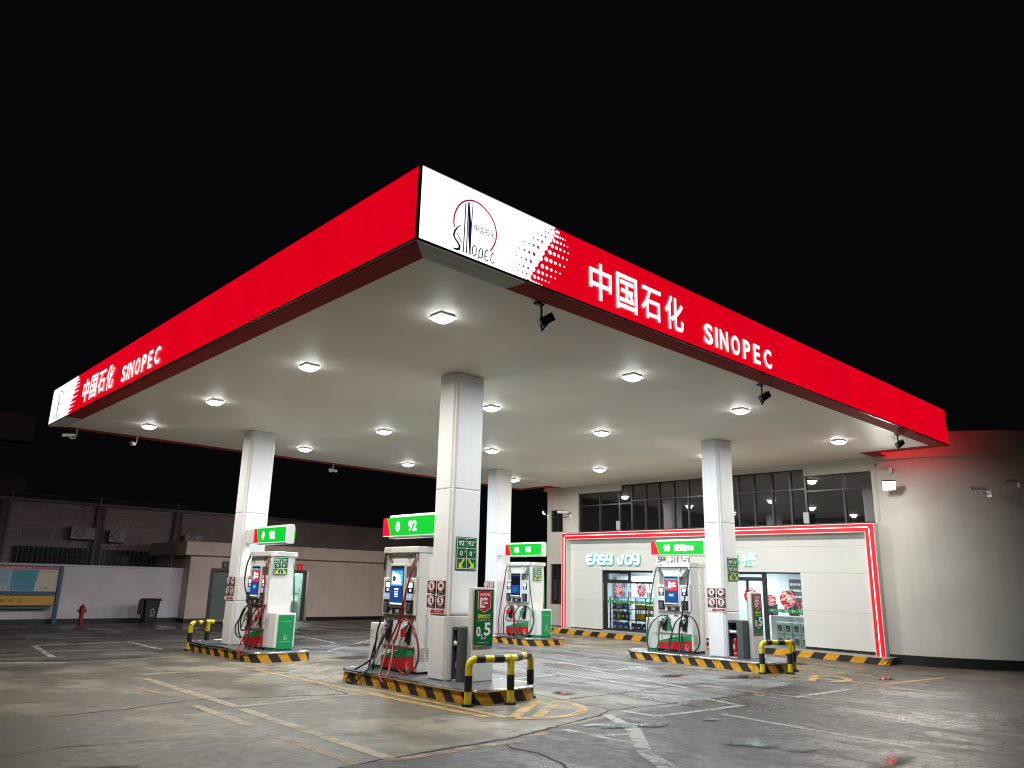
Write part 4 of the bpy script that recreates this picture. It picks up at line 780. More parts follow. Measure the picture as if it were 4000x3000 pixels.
def ext_box(x0, ya, yb, z0, label):
    t = thing('extinguisher_cabinet', (x0 + .2, (ya + yb) / 2, z0), label, 'cabinet', 'grey extinguisher cabinets behind the totems')
    lo, hi = min(ya, yb), max(ya, yb); k = lo + (hi - lo) * .42; d = x0 + .44
    g = M(); g.box(x0, lo, z0, d, k, z0 + .85); add('solid_side', g, grey, t, bev=.008)
    g = M(); g.box(x0 + .36, k + .001, z0, d, hi, z0 + .85); g.box(x0, hi - .015, z0, x0 + .36, hi, z0 + .85); add('back_board', g, grey, t)
    g = M(); 
    for (p0, p1, p2, p3) in ((0, .80, .359, .85), (0, 0, .359, .03), (.01, .56, .35, .575)): g = M(); g.box(x0 + p0, k + .002, z0 + p1, x0 + p2, hi - .016, z0 + p3); add('shelf', g, grey if p1 > .7 else lgrey, t)
    g = M(); g.tube([(x0 + .04, k + .02, z0 + .60), (x0 + .02, (k + hi) / 2, z0 + .585), (x0 + .04, hi - .03, z0 + .61)], [.025, .035, .025], 8); bag = add('cloth_bag', g, swhite, label='white cloth folded on shelf of the %s' % ('near grey extinguisher cabinet' if x0 < 8 else 'right grey extinguisher cabinet'), cat='cloth', smooth=True)
    cy = (k + hi) / 2; e = thing('fire_extinguisher', (x0 + .12, cy, z0 + .03), 'red fire extinguisher standing in the %s' % ('nearest grey cabinet' if x0 < 8 else 'grey cabinet by the right column'), 'extinguisher', 'fire extinguishers')
    g = M(); g.lathe((x0 + .12, cy, z0 + .03), [(.052, 0), (.056, .01), (.056, .36), (.05, .39), (.022, .42), (.018, .44)], 18); add('cylinder', g, redp, e, smooth=True)
    g = M(); g.lathe((x0 + .12, cy, z0 + .10), [(.0565, 0), (.0572, .002), (.0572, .012), (.0565, .014)], 18); add('band', g, swhite, e)
    fl = FX(x0 + .062, cy + .03, z0 + .2); g = M(); g.flat(fl, [(0, 0), (.035, 0), (.035, .1), (0, .1)], .0); add('paper_label', g, spink, e)
    g = M(); g.tube([(x0 + .12, cy, z0 + .46), (x0 + .12, cy, z0 + .49), (x0 + .07, cy, z0 + .50)], .012, 6); g.tube([(x0 + .13, cy, z0 + .48), (x0 + .06, cy + .03, z0 + .46), (x0 + .055, cy + .04, z0 + .30), (x0 + .06, cy + .04, z0 + .18)], .009, 6); add('valve', g, blk, e, smooth=True)
totem(4.06, 3.59, 3.69, .21, 'white totem with green 0.5 discount poster at the nearest island end', True)
ext_box(3.92, 3.692, 3.905, .21, 'grey open cabinet holding an extinguisher between nearest column and totem')
totem(12.60, 3.38, 3.48, .20, 'white totem with green 0.5 discount poster before the shop door', True)
ext_box(12.34, 3.49, 3.88, .20, 'grey open cabinet holding an extinguisher beside the right column')
totem(3.98, 13.02, 12.92, .21, 'plain white totem at the far end of the left rear island', False)
g = M(); g.box(3.96, 12.70, .21, 4.4, 12.915, 1.0); add('extinguisher_cabinet', g, grey, label='grey cabinet edge behind the left rear column', cat='cabinet', bev=.01)

# ------------------------------------------------------------------ crash rails
def rail(P, label, top=.66):
    """P: three ground points; bent pipe with two corner legs and a middle leg"""
    t = thing('crash_rail', (*P[1], gz(*P[1])), label, 'barrier', 'yellow and black crash rails')
    r = .055; (a, b, c) = [Vector((*p, gz(*p))) for p in P]
    tops = [p + Vector((0, 0, top)) for p in (a, b, c)]
    def bands(path, start, seg, name):
        path = smooth_path(path, 1) if False else path
        cum = 0; k = start; cur = [path[0]]; items = []
        for i in range(1, len(path)):
            d = (path[i] - path[i - 1]).length
            while cum + d >= seg:
                q = (seg - cum) / d; m = path[i - 1].lerp(path[i], q) if False else None
                q = (seg - cum) / d; m = cur[-1] + (path[i] - cur[-1]) * min(1, (seg - cum) / max(1e-6, (path[i] - cur[-1]).length))
                cur.append(m); items.append((k, cur)); k += 1; cur = [m]; d = (path[i] - m).length; cum = 0
            cum += d; cur.append(path[i])
        if len(cur) > 1 and cum > .02: items.append((k, cur))
        for kk, pts in items:
            g = M(); g.tube(pts, r + (.004 if kk % 2 else 0), 16); add('black_sleeve' if kk % 2 else 'yellow_pipe', g, blkr if kk % 2 else ypipe, t, smooth=True)
    def elbow(p, dirh):
        R = .11; c0 = p + Vector((0, 0, top - R)); out = []
        for k in range(7):
            th = math.pi / 2 * k / 6; out.append(c0 + dirh * R * (1 - math.cos(th)) + Vector((0, 0, R * math.sin(th))))
        return out
    d1 = (b - a); d1.z = 0; d1.normalize(); d2 = (b - c); d2.z = 0; d2.normalize()
    dd = lambda p, q, n=10: [p.lerp(q, i / n) for i in range(n + 1)]
    e1 = elbow(a, d1); e2 = elbow(c, d2)
    # legs: yellow foot, black sleeve, yellow top
    for p, e in ((a, e1), (c, e2)):
        g = M(); g.tube([p, p + Vector((0, 0, .21))], r, 16); add('yellow_pipe', g, ypipe, t, smooth=True)
        g = M(); g.tube([p + Vector((0, 0, .21)), p + Vector((0, 0, .43))], r + .004, 16); add('black_sleeve', g, blkr, t, smooth=True)
        g = M(); g.tube([p + Vector((0, 0, .43))] + e, r, 16); add('yellow_pipe', g, ypipe, t, smooth=True)
    p = b; g = M(); g.tube([p, p + Vector((0, 0, .21))], r, 16); add('yellow_pipe', g, ypipe, t, smooth=True)
    g = M(); g.tube([p + Vector((0, 0, .21)), p + Vector((0, 0, .43))], r + .004, 16); add('black_sleeve', g, blkr, t, smooth=True)
    g = M(); g.tube([p + Vector((0, 0, .43)), p + Vector((0, 0, top))], r, 16); add('yellow_pipe', g, ypipe, t, smooth=True)
    for s0, s1 in ((e1[-1], tops[1]), (e2[-1], tops[1])):
        n = 5 if (s1 - s0).length > .5 else 3; L = (s1 - s0)
        cuts = [0, .24, .50, .78, 1.06][:5] if n == 5 else [0, .4, .75, 1.0]
        for k in range(len(cuts) - 1):
            kk = (k + 1) % 2; g = M(); g.tube([s0 + L * cuts[k], s0 + L * cuts[k + 1]], r + (.004 if kk else 0), 16); add('black_sleeve' if kk else 'yellow_pipe', g, blkr if kk else ypipe, t, smooth=True)
    for p in (a, b, c):
        g = M(); g.lathe((p.x, p.y, p.z + .001), [(.095, 0), (.095, .03), (.08, .035)], 20); add('base_plate', g, blk, t, smooth=True)
    return t
rail([(3.36, 2.80), (4.02, 2.58), (4.80, 2.94)], 'nearest yellow and black bent pipe rail at the front island end', .66)
rail([(11.78, 2.72), (12.42, 2.40), (13.02, 2.62)], 'yellow and black bent pipe rail in front of the shop door', .66)
rail([(3.42, 13.62), (4.0, 13.98), (4.75, 13.70)], 'yellow and black bent pipe rail at the left rear island', .66)
rail([(11.9, 13.7), (12.55, 14.0), (13.3, 13.7)], 'yellow and black pipe rail hidden at the farthest island end', .66)

# ------------------------------------------------------------------ shop building
XW = 17.45
shop = thing('shop_building', (XW + 3, 8, 0), 'white convenience shop with red neon frame and dark upper windows', 'building')
def TM(): return M(tilt=True)
def tb(name, m, x0, y0, z0, x1, y1, z1, bev=0., parent=None, kind=None):
    g = TM(); g.box(x0, y0, z0, x1, y1, z1); return add(name, g, m, parent or shop, bev=bev, kind=kind)
# rear body of the building
tb('wall', plaster, XW + .25, 12.06, .0, XW + .30, 14.85, 3.0); tb('wall', plaster, 24.0, 2.3, 0, 24.2, 14.85, 5.9)
tb('wall', plaster, XW + .3, 14.65, 0, 24.0, 14.85, 5.9)
# ground floor facing: panels between openings
cols = [(12.062, 13.60), (6.95, 9.82), (2.20, 4.528)]
for y0, y1 in cols:
    for z0, z1 in ((.215, 1.198), (1.202, 2.262)): tb('wall_panel', panelm, XW, y0, z0, XW + .12, y1, z1)
    tb('skirting', skirt, XW + .012, y0, .02, XW + .10, y1, .212)
    tb('wall', plaster, XW + .121, y0, .0, XW + .26, y1, 2.262)
ys = [2.20, 4.4, 6.6, 8.8, 11.2, 13.60]
for a, b in zip(ys[:-1], ys[1:]):
    for z0, z1 in ((2.267, 3.008), (3.012, 3.40)): tb('wall_panel', panelm, XW, a, z0, XW + .12, b, z1)
tb('wall', plaster, XW + .121, 2.2, 2.263, XW + .26, 13.6, 3.64)
# upper storey wall around the window band
tb('wall', plaster, XW, 13.21, 3.64, XW + .2, 14.02, 5.9); tb('wall', plaster, XW, 2.10, 3.64, XW + .2, 2.175, 5.9)
tb('wall', plaster, XW, 11.16, 5.09, XW + .2, 13.208, 5.9); tb('wall', plaster, XW, 2.177, 5.07, XW + .2, 4.21, 5.9); tb('wall', plaster, XW, 4.212, 5.285, XW + .2, 11.158, 5.9)
tb('wall', plaster, XW, 13.86, .0, XW + .2, 14.02, 3.638)
tb('wall', plaster, XW, 14.022, .0, XW + .2, 14.33, .98); tb('wall', plaster, XW, 14.022, 2.47, XW + .2, 14.33, 3.68); tb('wall', plaster, XW, 14.022, 4.52, XW + .2, 14.33, 5.9); tb('wall', plaster, XW, 14.022, .981, XW + .2, 14.06, 2.469)
tb('wall', plaster, XW, 14.66, .0, XW + .2, 14.85, 5.9); tb('wall', plaster, XW, 14.332, .0, XW + .2, 14.658, .98); tb('wall', plaster, XW, 14.332, 2.47, XW + .2, 14.658, 3.68); tb('wall', plaster, XW, 14.332, 4.52, XW + .2, 14.658, 5.9)
tb('skirting', skirt, XW - .02, 13.86, .0, XW - .001, 14.85, .215)
for z0, z1 in ((.981, 2.469), (3.681, 4.519)):
    g = TM(); g.box(XW + .10, 14.06, z0, XW + .12, 14.658, z1); w = add('side_window', g, dglass, shop)
    g = TM()
    for (a, b, c, d) in ((14.06, 14.10, z0, z1), (14.61, 14.657, z0, z1), (14.10, 14.61, z0, z0 + .04), (14.10, 14.61, z1 - .04, z1), (14.10, 14.61, (z0 + z1 * 2) / 3, (z0 + z1 * 2) / 3 + .035), (14.34, 14.37, z0 + .04, z1 - .04)): g.box(XW + .06, a, c, XW + .099, b, d)
    add('window_frame', g, alum, w)
g = TM()
P = [(XW + .1, 13.9), (XW - .25, 14.3)] + [(XW - .25 + .6 * math.sin(t) , 14.3 + .95 * (1 - math.cos(t)) * 0 + .95 * math.sin(t * 1) * 1) for t in [0]] + [(XW - .1, 14.9), (XW + .2, 15.3), (XW + .8, 15.45), (24, 15.45), (24, 13.9)]
g.poly(F((0, 0, 0), (1, 0, 0), (0, 1, 0)), P, 5.33, 5.38, 0); g.poly(F((0, 0, 0), (1, 0, 0), (0, 1, 0)), [(x + .04 if x < 20 else x, y - .04) for x, y in P], 5.381, 5.95, 0); add('cornice', g, plaster, shop, bev=.02)
tb('roof', trimd, XW + .2, 2.2, 5.9, 24.2, 14.85, 6.0)
# upper window band
def pane(y0, y1, z0, z1, x=XW + .10, parent=None):
    g = TM(); g.box(x, y0, z0, x + .02, y1, z1); return add('window_pane', g, dglass, parent or shop)
ub = [13.205, 12.19, 11.27, 10.71, 10.10, 9.52, 8.91, 8.32, 7.7, 7.07, 6.447, 5.89, 5.283, 4.684, 4.21, 3.07, 2.18]
g = TM()
for k in range(len(ub) - 1):
    y1, y0 = ub[k], ub[k + 1]; zt = 5.085 if (y0 > 11.1 or y1 < 4.3) else 5.28
    if y0 > 10.9 and y1 < 11.3: pass
    zt2 = zt; tr = 4.62 if y1 > 11 or y1 < 4.3 else 4.70
    pane(y0 + .002, y1 - .002, 3.665, tr - .002, XW + .10 + .0); pane(y0 + .002, y1 - .002, tr, zt2 - .002, XW + .10)
    g.box(XW + .05, y0 - .03, 3.67, XW + .097, y0 + .03, zt2); g.box(XW + .055, y0 + .03, tr - .03, XW + .095, y1 - .03, tr + .02)
    g.box(XW + .05, y0 + .03, zt2 - .04, XW + .096, y1 - .03, zt2)
g.box(XW + .05, 13.16, 3.67, XW + .097, 13.206, 5.085); g.box(XW + .05, 2.18, 3.64, XW + .099, 13.2, 3.669)
add('window_frame', g, alum, shop)
for y in (11.2, 4.16):
    g = TM(); g.fbox(FX(XW - .10, y, 0), -.085, 3.67, 0, .085, 3.985, .03); g.fbox(FX(XW - .07, y, 0), -.06, 3.70, 0, .06, 3.955, .001); g.box(XW - .10, y - .03, 3.645, XW + .04, y + .03, 3.69)
    add('wall_speaker', g, lgrey, label='small pale wall speaker on the frame ledge, %s' % ('left of the middle windows' if y > 8 else 'right of the middle windows'), cat='speaker', bev=.01, group='speakers on the shop ledge')
# neon frame
nf = thing('neon_portal_frame', (17.32, 8, .1), 'white portal frame with glowing red neon band around the shop front', 'neon frame')
def nb(name, m, x0, y0, z0, x1, y1, z1, bev=0): g = TM(); g.box(x0, y0, z0, x1, y1, z1); return add(name, g, m, nf, bev=bev)
XF = 17.2; zt, zi = 3.607, 3.365
nb('frame_leg', white, XF + .02, 13.595, .08, XW - .002, 13.845, zt); nb('frame_leg', white, XF + .02, 2.195, .08, XW - .002, 2.465, zt); nb('frame_beam', white, XF + .02, 2.467, zi, XW - .002, 13.593, zt)
nb('rim', white, XF, 13.825, .08, XF + .019, 13.845, zt); nb('rim', white, XF, 2.195, .08, XF + .019, 2.215, zt); nb('rim', white, XF, 2.216, zt - .02, XF + .019, 13.824, zt)
nb('rim', white, XF, 13.595, .08, XF + .019, 13.615, zi - .001); nb('rim', white, XF, 2.445, .08, XF + .019, 2.465, zi - .001); nb('rim', white, XF, 2.445, zi, XF + .019, 13.615, zi + .02)
nb('red_channel', E_redch, XF + .012, 13.617, .08, XF + .0195, 13.823, zt - .022); nb('red_channel', E_redch, XF + .012, 2.217, .08, XF + .0195, 2.443, zt - .022); nb('red_channel', E_redch, XF + .012, 2.444, zi + .022, XF + .0195, 13.616, zt - .022)
segs = [(13.66, 12.6), (12.57, 10.3), (10.27, 8.0), (7.97, 5.7), (5.67, 3.6), (3.57, 2.36)]
for a, b in segs: g = TM(); g.tube([(XF - .012, a, 3.50), (XF - .012, b, 3.50)], .011, 8); add('neon_tube', g, E_neon, nf, smooth=True)
for y, cuts in ((13.705, (3.46, 1.28, 1.26, .12)), (2.335, (3.46, 1.20, 1.18, .12))):
    for k in (0, 2): g = TM(); g.tube([(XF - .012, y, cuts[k]), (XF - .012, y, cuts[k + 1])], .011, 8); add('neon_tube', g, E_neon, nf, smooth=True)
# opening reveals and windows
XG = 17.60
def win_frame(parent, boxes, name='window_frame'):
    g = TM()
    for (y0, y1, z0, z1) in boxes: g.box(XG - .03, y0, z0, XG + .03, y1, z1)
    return add(name, g, alum, parent)
tb('reveal', steel, XW + .002, 12.03, .22, XW + .13, 12.058, 2.25); tb('sill', lgrey, XW - .02, 9.83, .15, XG + .1, 12.03, .20)
sw = thing('shop_window', (XG, 10.9, .2), 'large shop window with green strip, left of the fuel pump before the shop', 'window')
win_frame(sw, [(11.97, 12.03, .2, 2.26), (9.82, 9.88, .2, 2.26), (9.88, 11.97, 2.20, 2.26), (9.88, 11.97, 1.82, 1.89), (9.88, 11.97, .2, .27), (10.90, 10.98, 1.89, 2.20), (11.90, 11.97, 1.89, 2.2), (10.98, 11.90, 2.15, 2.2), (10.98, 11.90, 1.89, 1.94)])
for (a, b, c, d) in ((9.88, 11.97, .27, 1.82), (9.88, 10.90, 1.89, 2.20), (10.98, 11.90, 1.94, 2.15)): g = TM(); g.box(XG - .004, a, c, XG + .004, b, d); add('glass_pane', g, glass, sw)
dw = thing('shop_door', (XG, 5.7, .1), 'dark framed glass shop door and side light with green strip', 'door')
win_frame(dw, [(5.70, 5.83, .05, 2.26), (6.89, 6.95, .05, 2.26), (5.83, 6.89, 2.20, 2.26), (5.83, 6.89, 2.0, 2.11), (4.53, 5.70, 2.225, 2.26), (4.53, 5.70, .04, .12), (6.32, 6.38, .1, 2.0), (5.83, 6.89, .05, .18)], 'door_frame')
for (a, b, c, d) in ((4.53, 5.70, .12, 2.225), (5.83, 6.32, .18, 2.0), (6.38, 6.89, .18, 2.0), (5.83, 6.89, 2.11, 2.2)): g = TM(); g.box(XG - .004, a, c, XG + .004, b, d); add('glass_pane', g, glass, dw)
def strip_band(parent, y0, y1, z):
    f = FX(XG - .006, y1, 0); g = TM(); g.flat(f, [(0, z), (y1 - y0, z), (y1 - y0, z + .085), (0, z + .085)], 0, 0); g.flat(f, [(0, z - .025), (y1 - y0, z - .025), (y1 - y0, z - .005), (0, z - .005)], 0, 1)
    n = int((y1 - y0) / .22)
    for k in range(n): a = .12 + k * .22; g.rib(f, [(a - .02, z + .06), (a, z + .03), (a + .05, z + .045)], .014, .002, mi=2); g.disc(f, a - .02, z + .062, .012, .002, 8, 2)
    add('green_strip', g, [greenp, w_or, swhite], parent)
strip_band(sw, 9.88, 11.97, 1.145); strip_band(dw, 4.54, 5.69, 1.115)
def sticker(y, z, r, parent, seed):
    f = FX(XG - .007, y, 0); g = TM(); rnd = random.Random(seed)
    g.disc(f, 0, z, r, 0, 26, 0); g.disc(f, 0, z, r * .99, .001, 26, 1, r0=r * .95)
    for k in range(46):
        t = rnd.uniform(0, 6.28); q = r * rnd.uniform(.1, .88); a, b = q * math.cos(t), z + q * math.sin(t); w = r * rnd.uniform(.12, .26)
        g.rib(f, [(a - w, b - w * rnd.uniform(-.6, .8)), (a, b + w * .6), (a + w, b - w * rnd.uniform(-.6, .6))], r * .075, .0015 + k * .0001, mi=1)
    add('paper_cut_sticker', g, [sred, spink], parent)
sticker(11.43, 1.60, .19, sw, 1); sticker(10.41, 1.60, .20, sw, 2); sticker(6.25, 1.55, .24, dw, 3); sticker(5.06, 1.50, .25, dw, 4); sticker(5.58, 1.45, .17, dw, 5)
# lettering over the shop
def stroke_letters(word, y0, y1, z0, z1, m, nm):
    G = {'E': [[(1, .96), (.35, .96), (.06, .75), (.0, .5), (.06, .22), (.35, .0), (1, .0)], [(.2, .5), (.9, .5)]], 'A': [[(0, 0), (.28, .7), (.45, .97), (.95, .97), (.95, 0)], [(.25, .42), (.95, .42)]],
         'S': [[(1, .97), (.2, .97), (.05, .8), (.1, .55), (.85, .5), (.95, .3), (.85, .02), (0, .0)]], 'Y': [[(.05, 1), (.05, .6), (.2, .47), (.95, .47)], [(.95, 1), (.95, .2), (.8, .02), (.15, .0)]],
         'J': [[(.75, 1), (.6, .35), (.5, .1), (.25, .0), (.05, .15), (.0, .55)]], 'O': [[(.5, 1), (.15, .9), (0, .6), (0, .35), (.2, .05), (.5, 0), (.85, .08), (1, .4), (1, .65), (.85, .92), (.5, 1)]]}
    n = len(word); W = (y1 - y0) / n
    for k, ch in enumerate(word):
        g = TM(); f = FX(XW - .06, y1 - k * W - W * .08, 0)
        for st in G[ch]:
            pts = [f(a * W * .80, z0 + b * (z1 - z0), 0) for a, b in st]; g.tube(smooth_path(pts, 3) if len(pts) > 2 else pts, .044, 8)
        add('channel_letter', g, m, nm, smooth=True)
        g = TM()
        for st in G[ch]:
            pts = [f(a * W * .80, z0 + b * (z1 - z0), -.03) for a, b in st]; g.tube(smooth_path(pts, 3) if len(pts) > 2 else pts, .056, 8)
        add('letter_return', g, E_teal, nm, smooth=True)
easy = thing('shop_name_sign', (XW, 11.5, 2.45), 'mint glowing EASY JOY lettering above the shop window', 'lettering')
stroke_letters('EASY', 11.52, 12.76, 2.49, 2.79, E_mint, easy); stroke_letters('JOY', 10.32, 11.27, 2.49, 2.79, E_mint, easy)
t = thing('shop_name_sign', (XW, 9.0, 2.5), 'white Chinese convenience store letters behind the pump light box', 'lettering')
for k, ch in enumerate('便利店'): g = TM(); g.text(FX(XW - .05, 9.66 - k * .475, 0), ch, .2, 2.68, .40, .36, 0, .02); add('channel_letter', g, E_wlet, t); g = TM(); g.text(FX(XW - .03, 9.66 - k * .475, 0), ch, .214, 2.67, .41, .37, 0, .025); add('letter_return', g, ltside, t)
t = thing('shop_name_sign', (XW, 6.4, 2.45), 'mint glowing Chinese letters above the shop door, right of the column', 'lettering')
for k, ch in enumerate('易捷'): g = TM(); g.text(FX(XW - .05, 7.02 - k * .62, 0), ch, .27, 2.63, .46, .37, 0, .02); add('channel_letter', g, E_mint, t); g = TM(); g.text(FX(XW - .03, 7.02 - k * .62, 0), ch, .285, 2.617, .49, .40, 0, .03); add('letter_return', g, E_teal, t)
# interior
wi = mat('shop_inner_wall', (.70, .74, .78), .5); fi = mat('shop_floor', (.45, .46, .46), .25, var=.08)
tb('inner_floor', fi, XG + .05, 3.2, .02, 23.9, 14.6, .10); tb('inner_ceiling', wi, XG + .05, 3.2, 2.62, 23.9, 14.6, 2.70); tb('inner_wall', wi, 21.4, 3.2, .1, 21.5, 14.6, 2.62); tb('inner_wall', wi, XG + .1, 3.1, .1, 21.4, 3.2, 2.62); tb('inner_wall', wi, XG + .1, 14.4, .1, 21.4, 14.5, 2.62)
for k, (x, y) in enumerate(((18.7, 11.2), (20.2, 12.6), (18.7, 6.4), (20.2, 8.2))):
    t = thing('shop_tube_lamp', (x, y, 2.55), 'lit tube lamp on the shop ceiling, %s' % ['first behind the window', 'deeper behind the window', 'first behind the door', 'deeper behind the door'][k], 'lamp', 'tube lamps inside the shop')
    g = TM(); g.box(x - .1, y - .6, 2.56, x + .1, y + .6, 2.615); add('housing', g, white, t); g = TM(); g.box(x - .08, y - .58, 2.54, x + .08, y + .58, 2.559); add('tube', g, E_tube, t)
    lamp('lamp_light', t, (x, y, 2.50), .5, 75, (.85, .93, 1.0))
frm = mat('fridge_white', (.75, .78, .80), .3); fgl = mat('fridge_interior', (.35, .42, .48), .4, em=(.45, .65, .8), es=.25)
botm = [mat('goods_%d' % i, c, .4) for i, c in enumerate([(.03, .10, .35), (.015, .02, .09), (.55, .30, .02), (.05, .16, .08), (.55, .55, .52), (.40, .04, .04), (.06, .25, .35)])]
for k in range(4):
    y1 = 14.1 - k * .95
    t = thing('drinks_fridge', (20.9, y1 - .45, .1), 'upright glass drinks fridge at back of shop, number %s from the left' % ['one', 'two', 'three', 'four'][k], 'fridge', 'drinks fridges')
    g = TM(); g.box(20.75, y1 - .9, .1, 21.35, y1, 2.1); add('cabinet', g, frm, t, bev=.02); f = FX(20.74, y1, 0)
    g = TM(); g.flat(f, [(.1, .3), (.8, .3), (.8, 1.95), (.1, 1.95)], .002); add('door', g, fgl, t)
    for z in (.6, .95, 1.3, 1.65):
        g = TM(); g.fbox(f, .1, z - .02, .003, .8, z, .02)
        for j in range(7): g.fbox(f, .13 + j * .095, z, .003, .19 + j * .095, z + .2, .012, 1 + (j + int(z * 10)) % 4)
        add('shelf_row', g, [frm, botm[6], botm[4], botm[0], botm[5]], t)
# window rack with goods
rk = thing('display_rack', (17.95, 11.1, .1), 'low brown display rack with goods behind the shop window', 'rack')
brown = mat('rack_brown', (.10, .07, .055), .5)
g = TM()
for y in (11.93, 11.12, 10.36, 9.95):
    for x in (17.72, 18.15): g.box(x, y - .02, .1, x + .03, y + .02, 1.32)
add('post', g, brown, rk)
for z in (.20, .56, .93): g = TM(); g.box(17.70, 9.93, z, 18.2, 11.95, z + .025); add('rack_shelf', g, brown, rk)
def jug(y, z, h, w, m, lab, mark=True):
    t = thing('oil_jug', (17.85, y, z), lab, 'jug', 'oil jugs and packets on the window rack')
    f = FX(17.80, y + w / 2, 0); g = TM(); g.poly(f, [(0, z), (w, z), (w, z + h * .75), (w * .8, z + h * .9), (w * .25, z + h), (0, z + h * .85)], -.10, 0); add('body', g, m, t, bev=.012)
    if mark: g = TM(); g.flat(f, [(w * .2, z + h * .25), (w * .8, z + h * .3), (w * .75, z + h * .55), (w * .25, z + h * .5)], .002); add('label_patch', g, swhite, t)
for k in range(3): jug(11.78 - k * .25, .226, .27, .19, botm[0], 'blue oil jug on bottom shelf behind the shop window, %s' % ['left', 'middle', 'right'][k] + ' of three')
for k in range(3): jug(10.97 - k * .24, .226, .26, .18, botm[1], 'dark packet on bottom shelf behind the shop window, %s of three' % ['left', 'middle', 'right'][k])
for k, (m, nm) in enumerate(((botm[0], 'blue'), (botm[2], 'yellow'), (botm[3], 'dark green'), (botm[3], 'second dark green'))): jug(11.80 - k * .185, .586, .28, .15, m, '%s oil jug on middle shelf behind the shop window' % nm)
for k, (m, nm) in enumerate(((botm[1], 'navy'), (botm[4], 'pale'), (botm[0], 'blue'), (botm[0], 'bright blue rightmost'))): jug(11.82 - k * .185, .956, .24, .15, m, '%s pack on top shelf behind the shop window' % nm)
for k, (y, z, w, h) in enumerate(((10.86, .956, .8, .16), (10.88, .586, .45, .22))):
    g = TM(); g.box(17.75, y - w, z, 18.05, y, z + h); add('folded_cloth', g, botm[2], label='folded mustard cloth on the %s shelf behind the shop window' % ['upper', 'middle'][k], cat='cloth', bev=.04)
for k in range(2): jug(10.28 - k * .16, .586, .26, .13, botm[3 + k], '%s bag on middle shelf at right of the window rack' % ['green', 'pale'][k])
g = TM()
for y in (11.95, 11.4, 10.7, 9.93): g.tube([(17.72, y, 1.2), (17.72, y, 1.34)], .008, 6)
g.tube([(17.72, 11.95, 1.34), (17.72, 9.93, 1.34)], .010, 6); add('top_rail', g, grey, rk)
# white jugs by the door
jm = mat('washer_fluid_white', (.62, .74, .72), .35)
for r in range(2):
    for k in range(4):
        y = 5.56 - k * .262; z = .115 + r * .36
        t = thing('fluid_canister', (17.85, y, z), 'white fluid canister with grey label stacked by the door glass, %s row, %s from left' % (['lower', 'upper'][r], ['first', 'second', 'third', 'fourth'][k]), 'canister', 'white canisters stacked behind the glass')
        g = TM(); g.box(17.74, y - .245, z, 17.98, y, z + .352); add('body', g, jm, t, bev=.03)
        f = FX(17.74, y, z); g = TM(); g.flat(f, [(.05, .09), (.195, .09), (.195, .26), (.05, .26)], .004, 0); g.flat(f, [(.05, .20), (.195, .20), (.195, .26), (.05, .26)], .006, 1); g.flat(f, [(.07, .13), (.11, .13), (.11, .15), (.07, .15)], .006, 2); add('paper_label', g, [grey, sgreen, swhite], t)
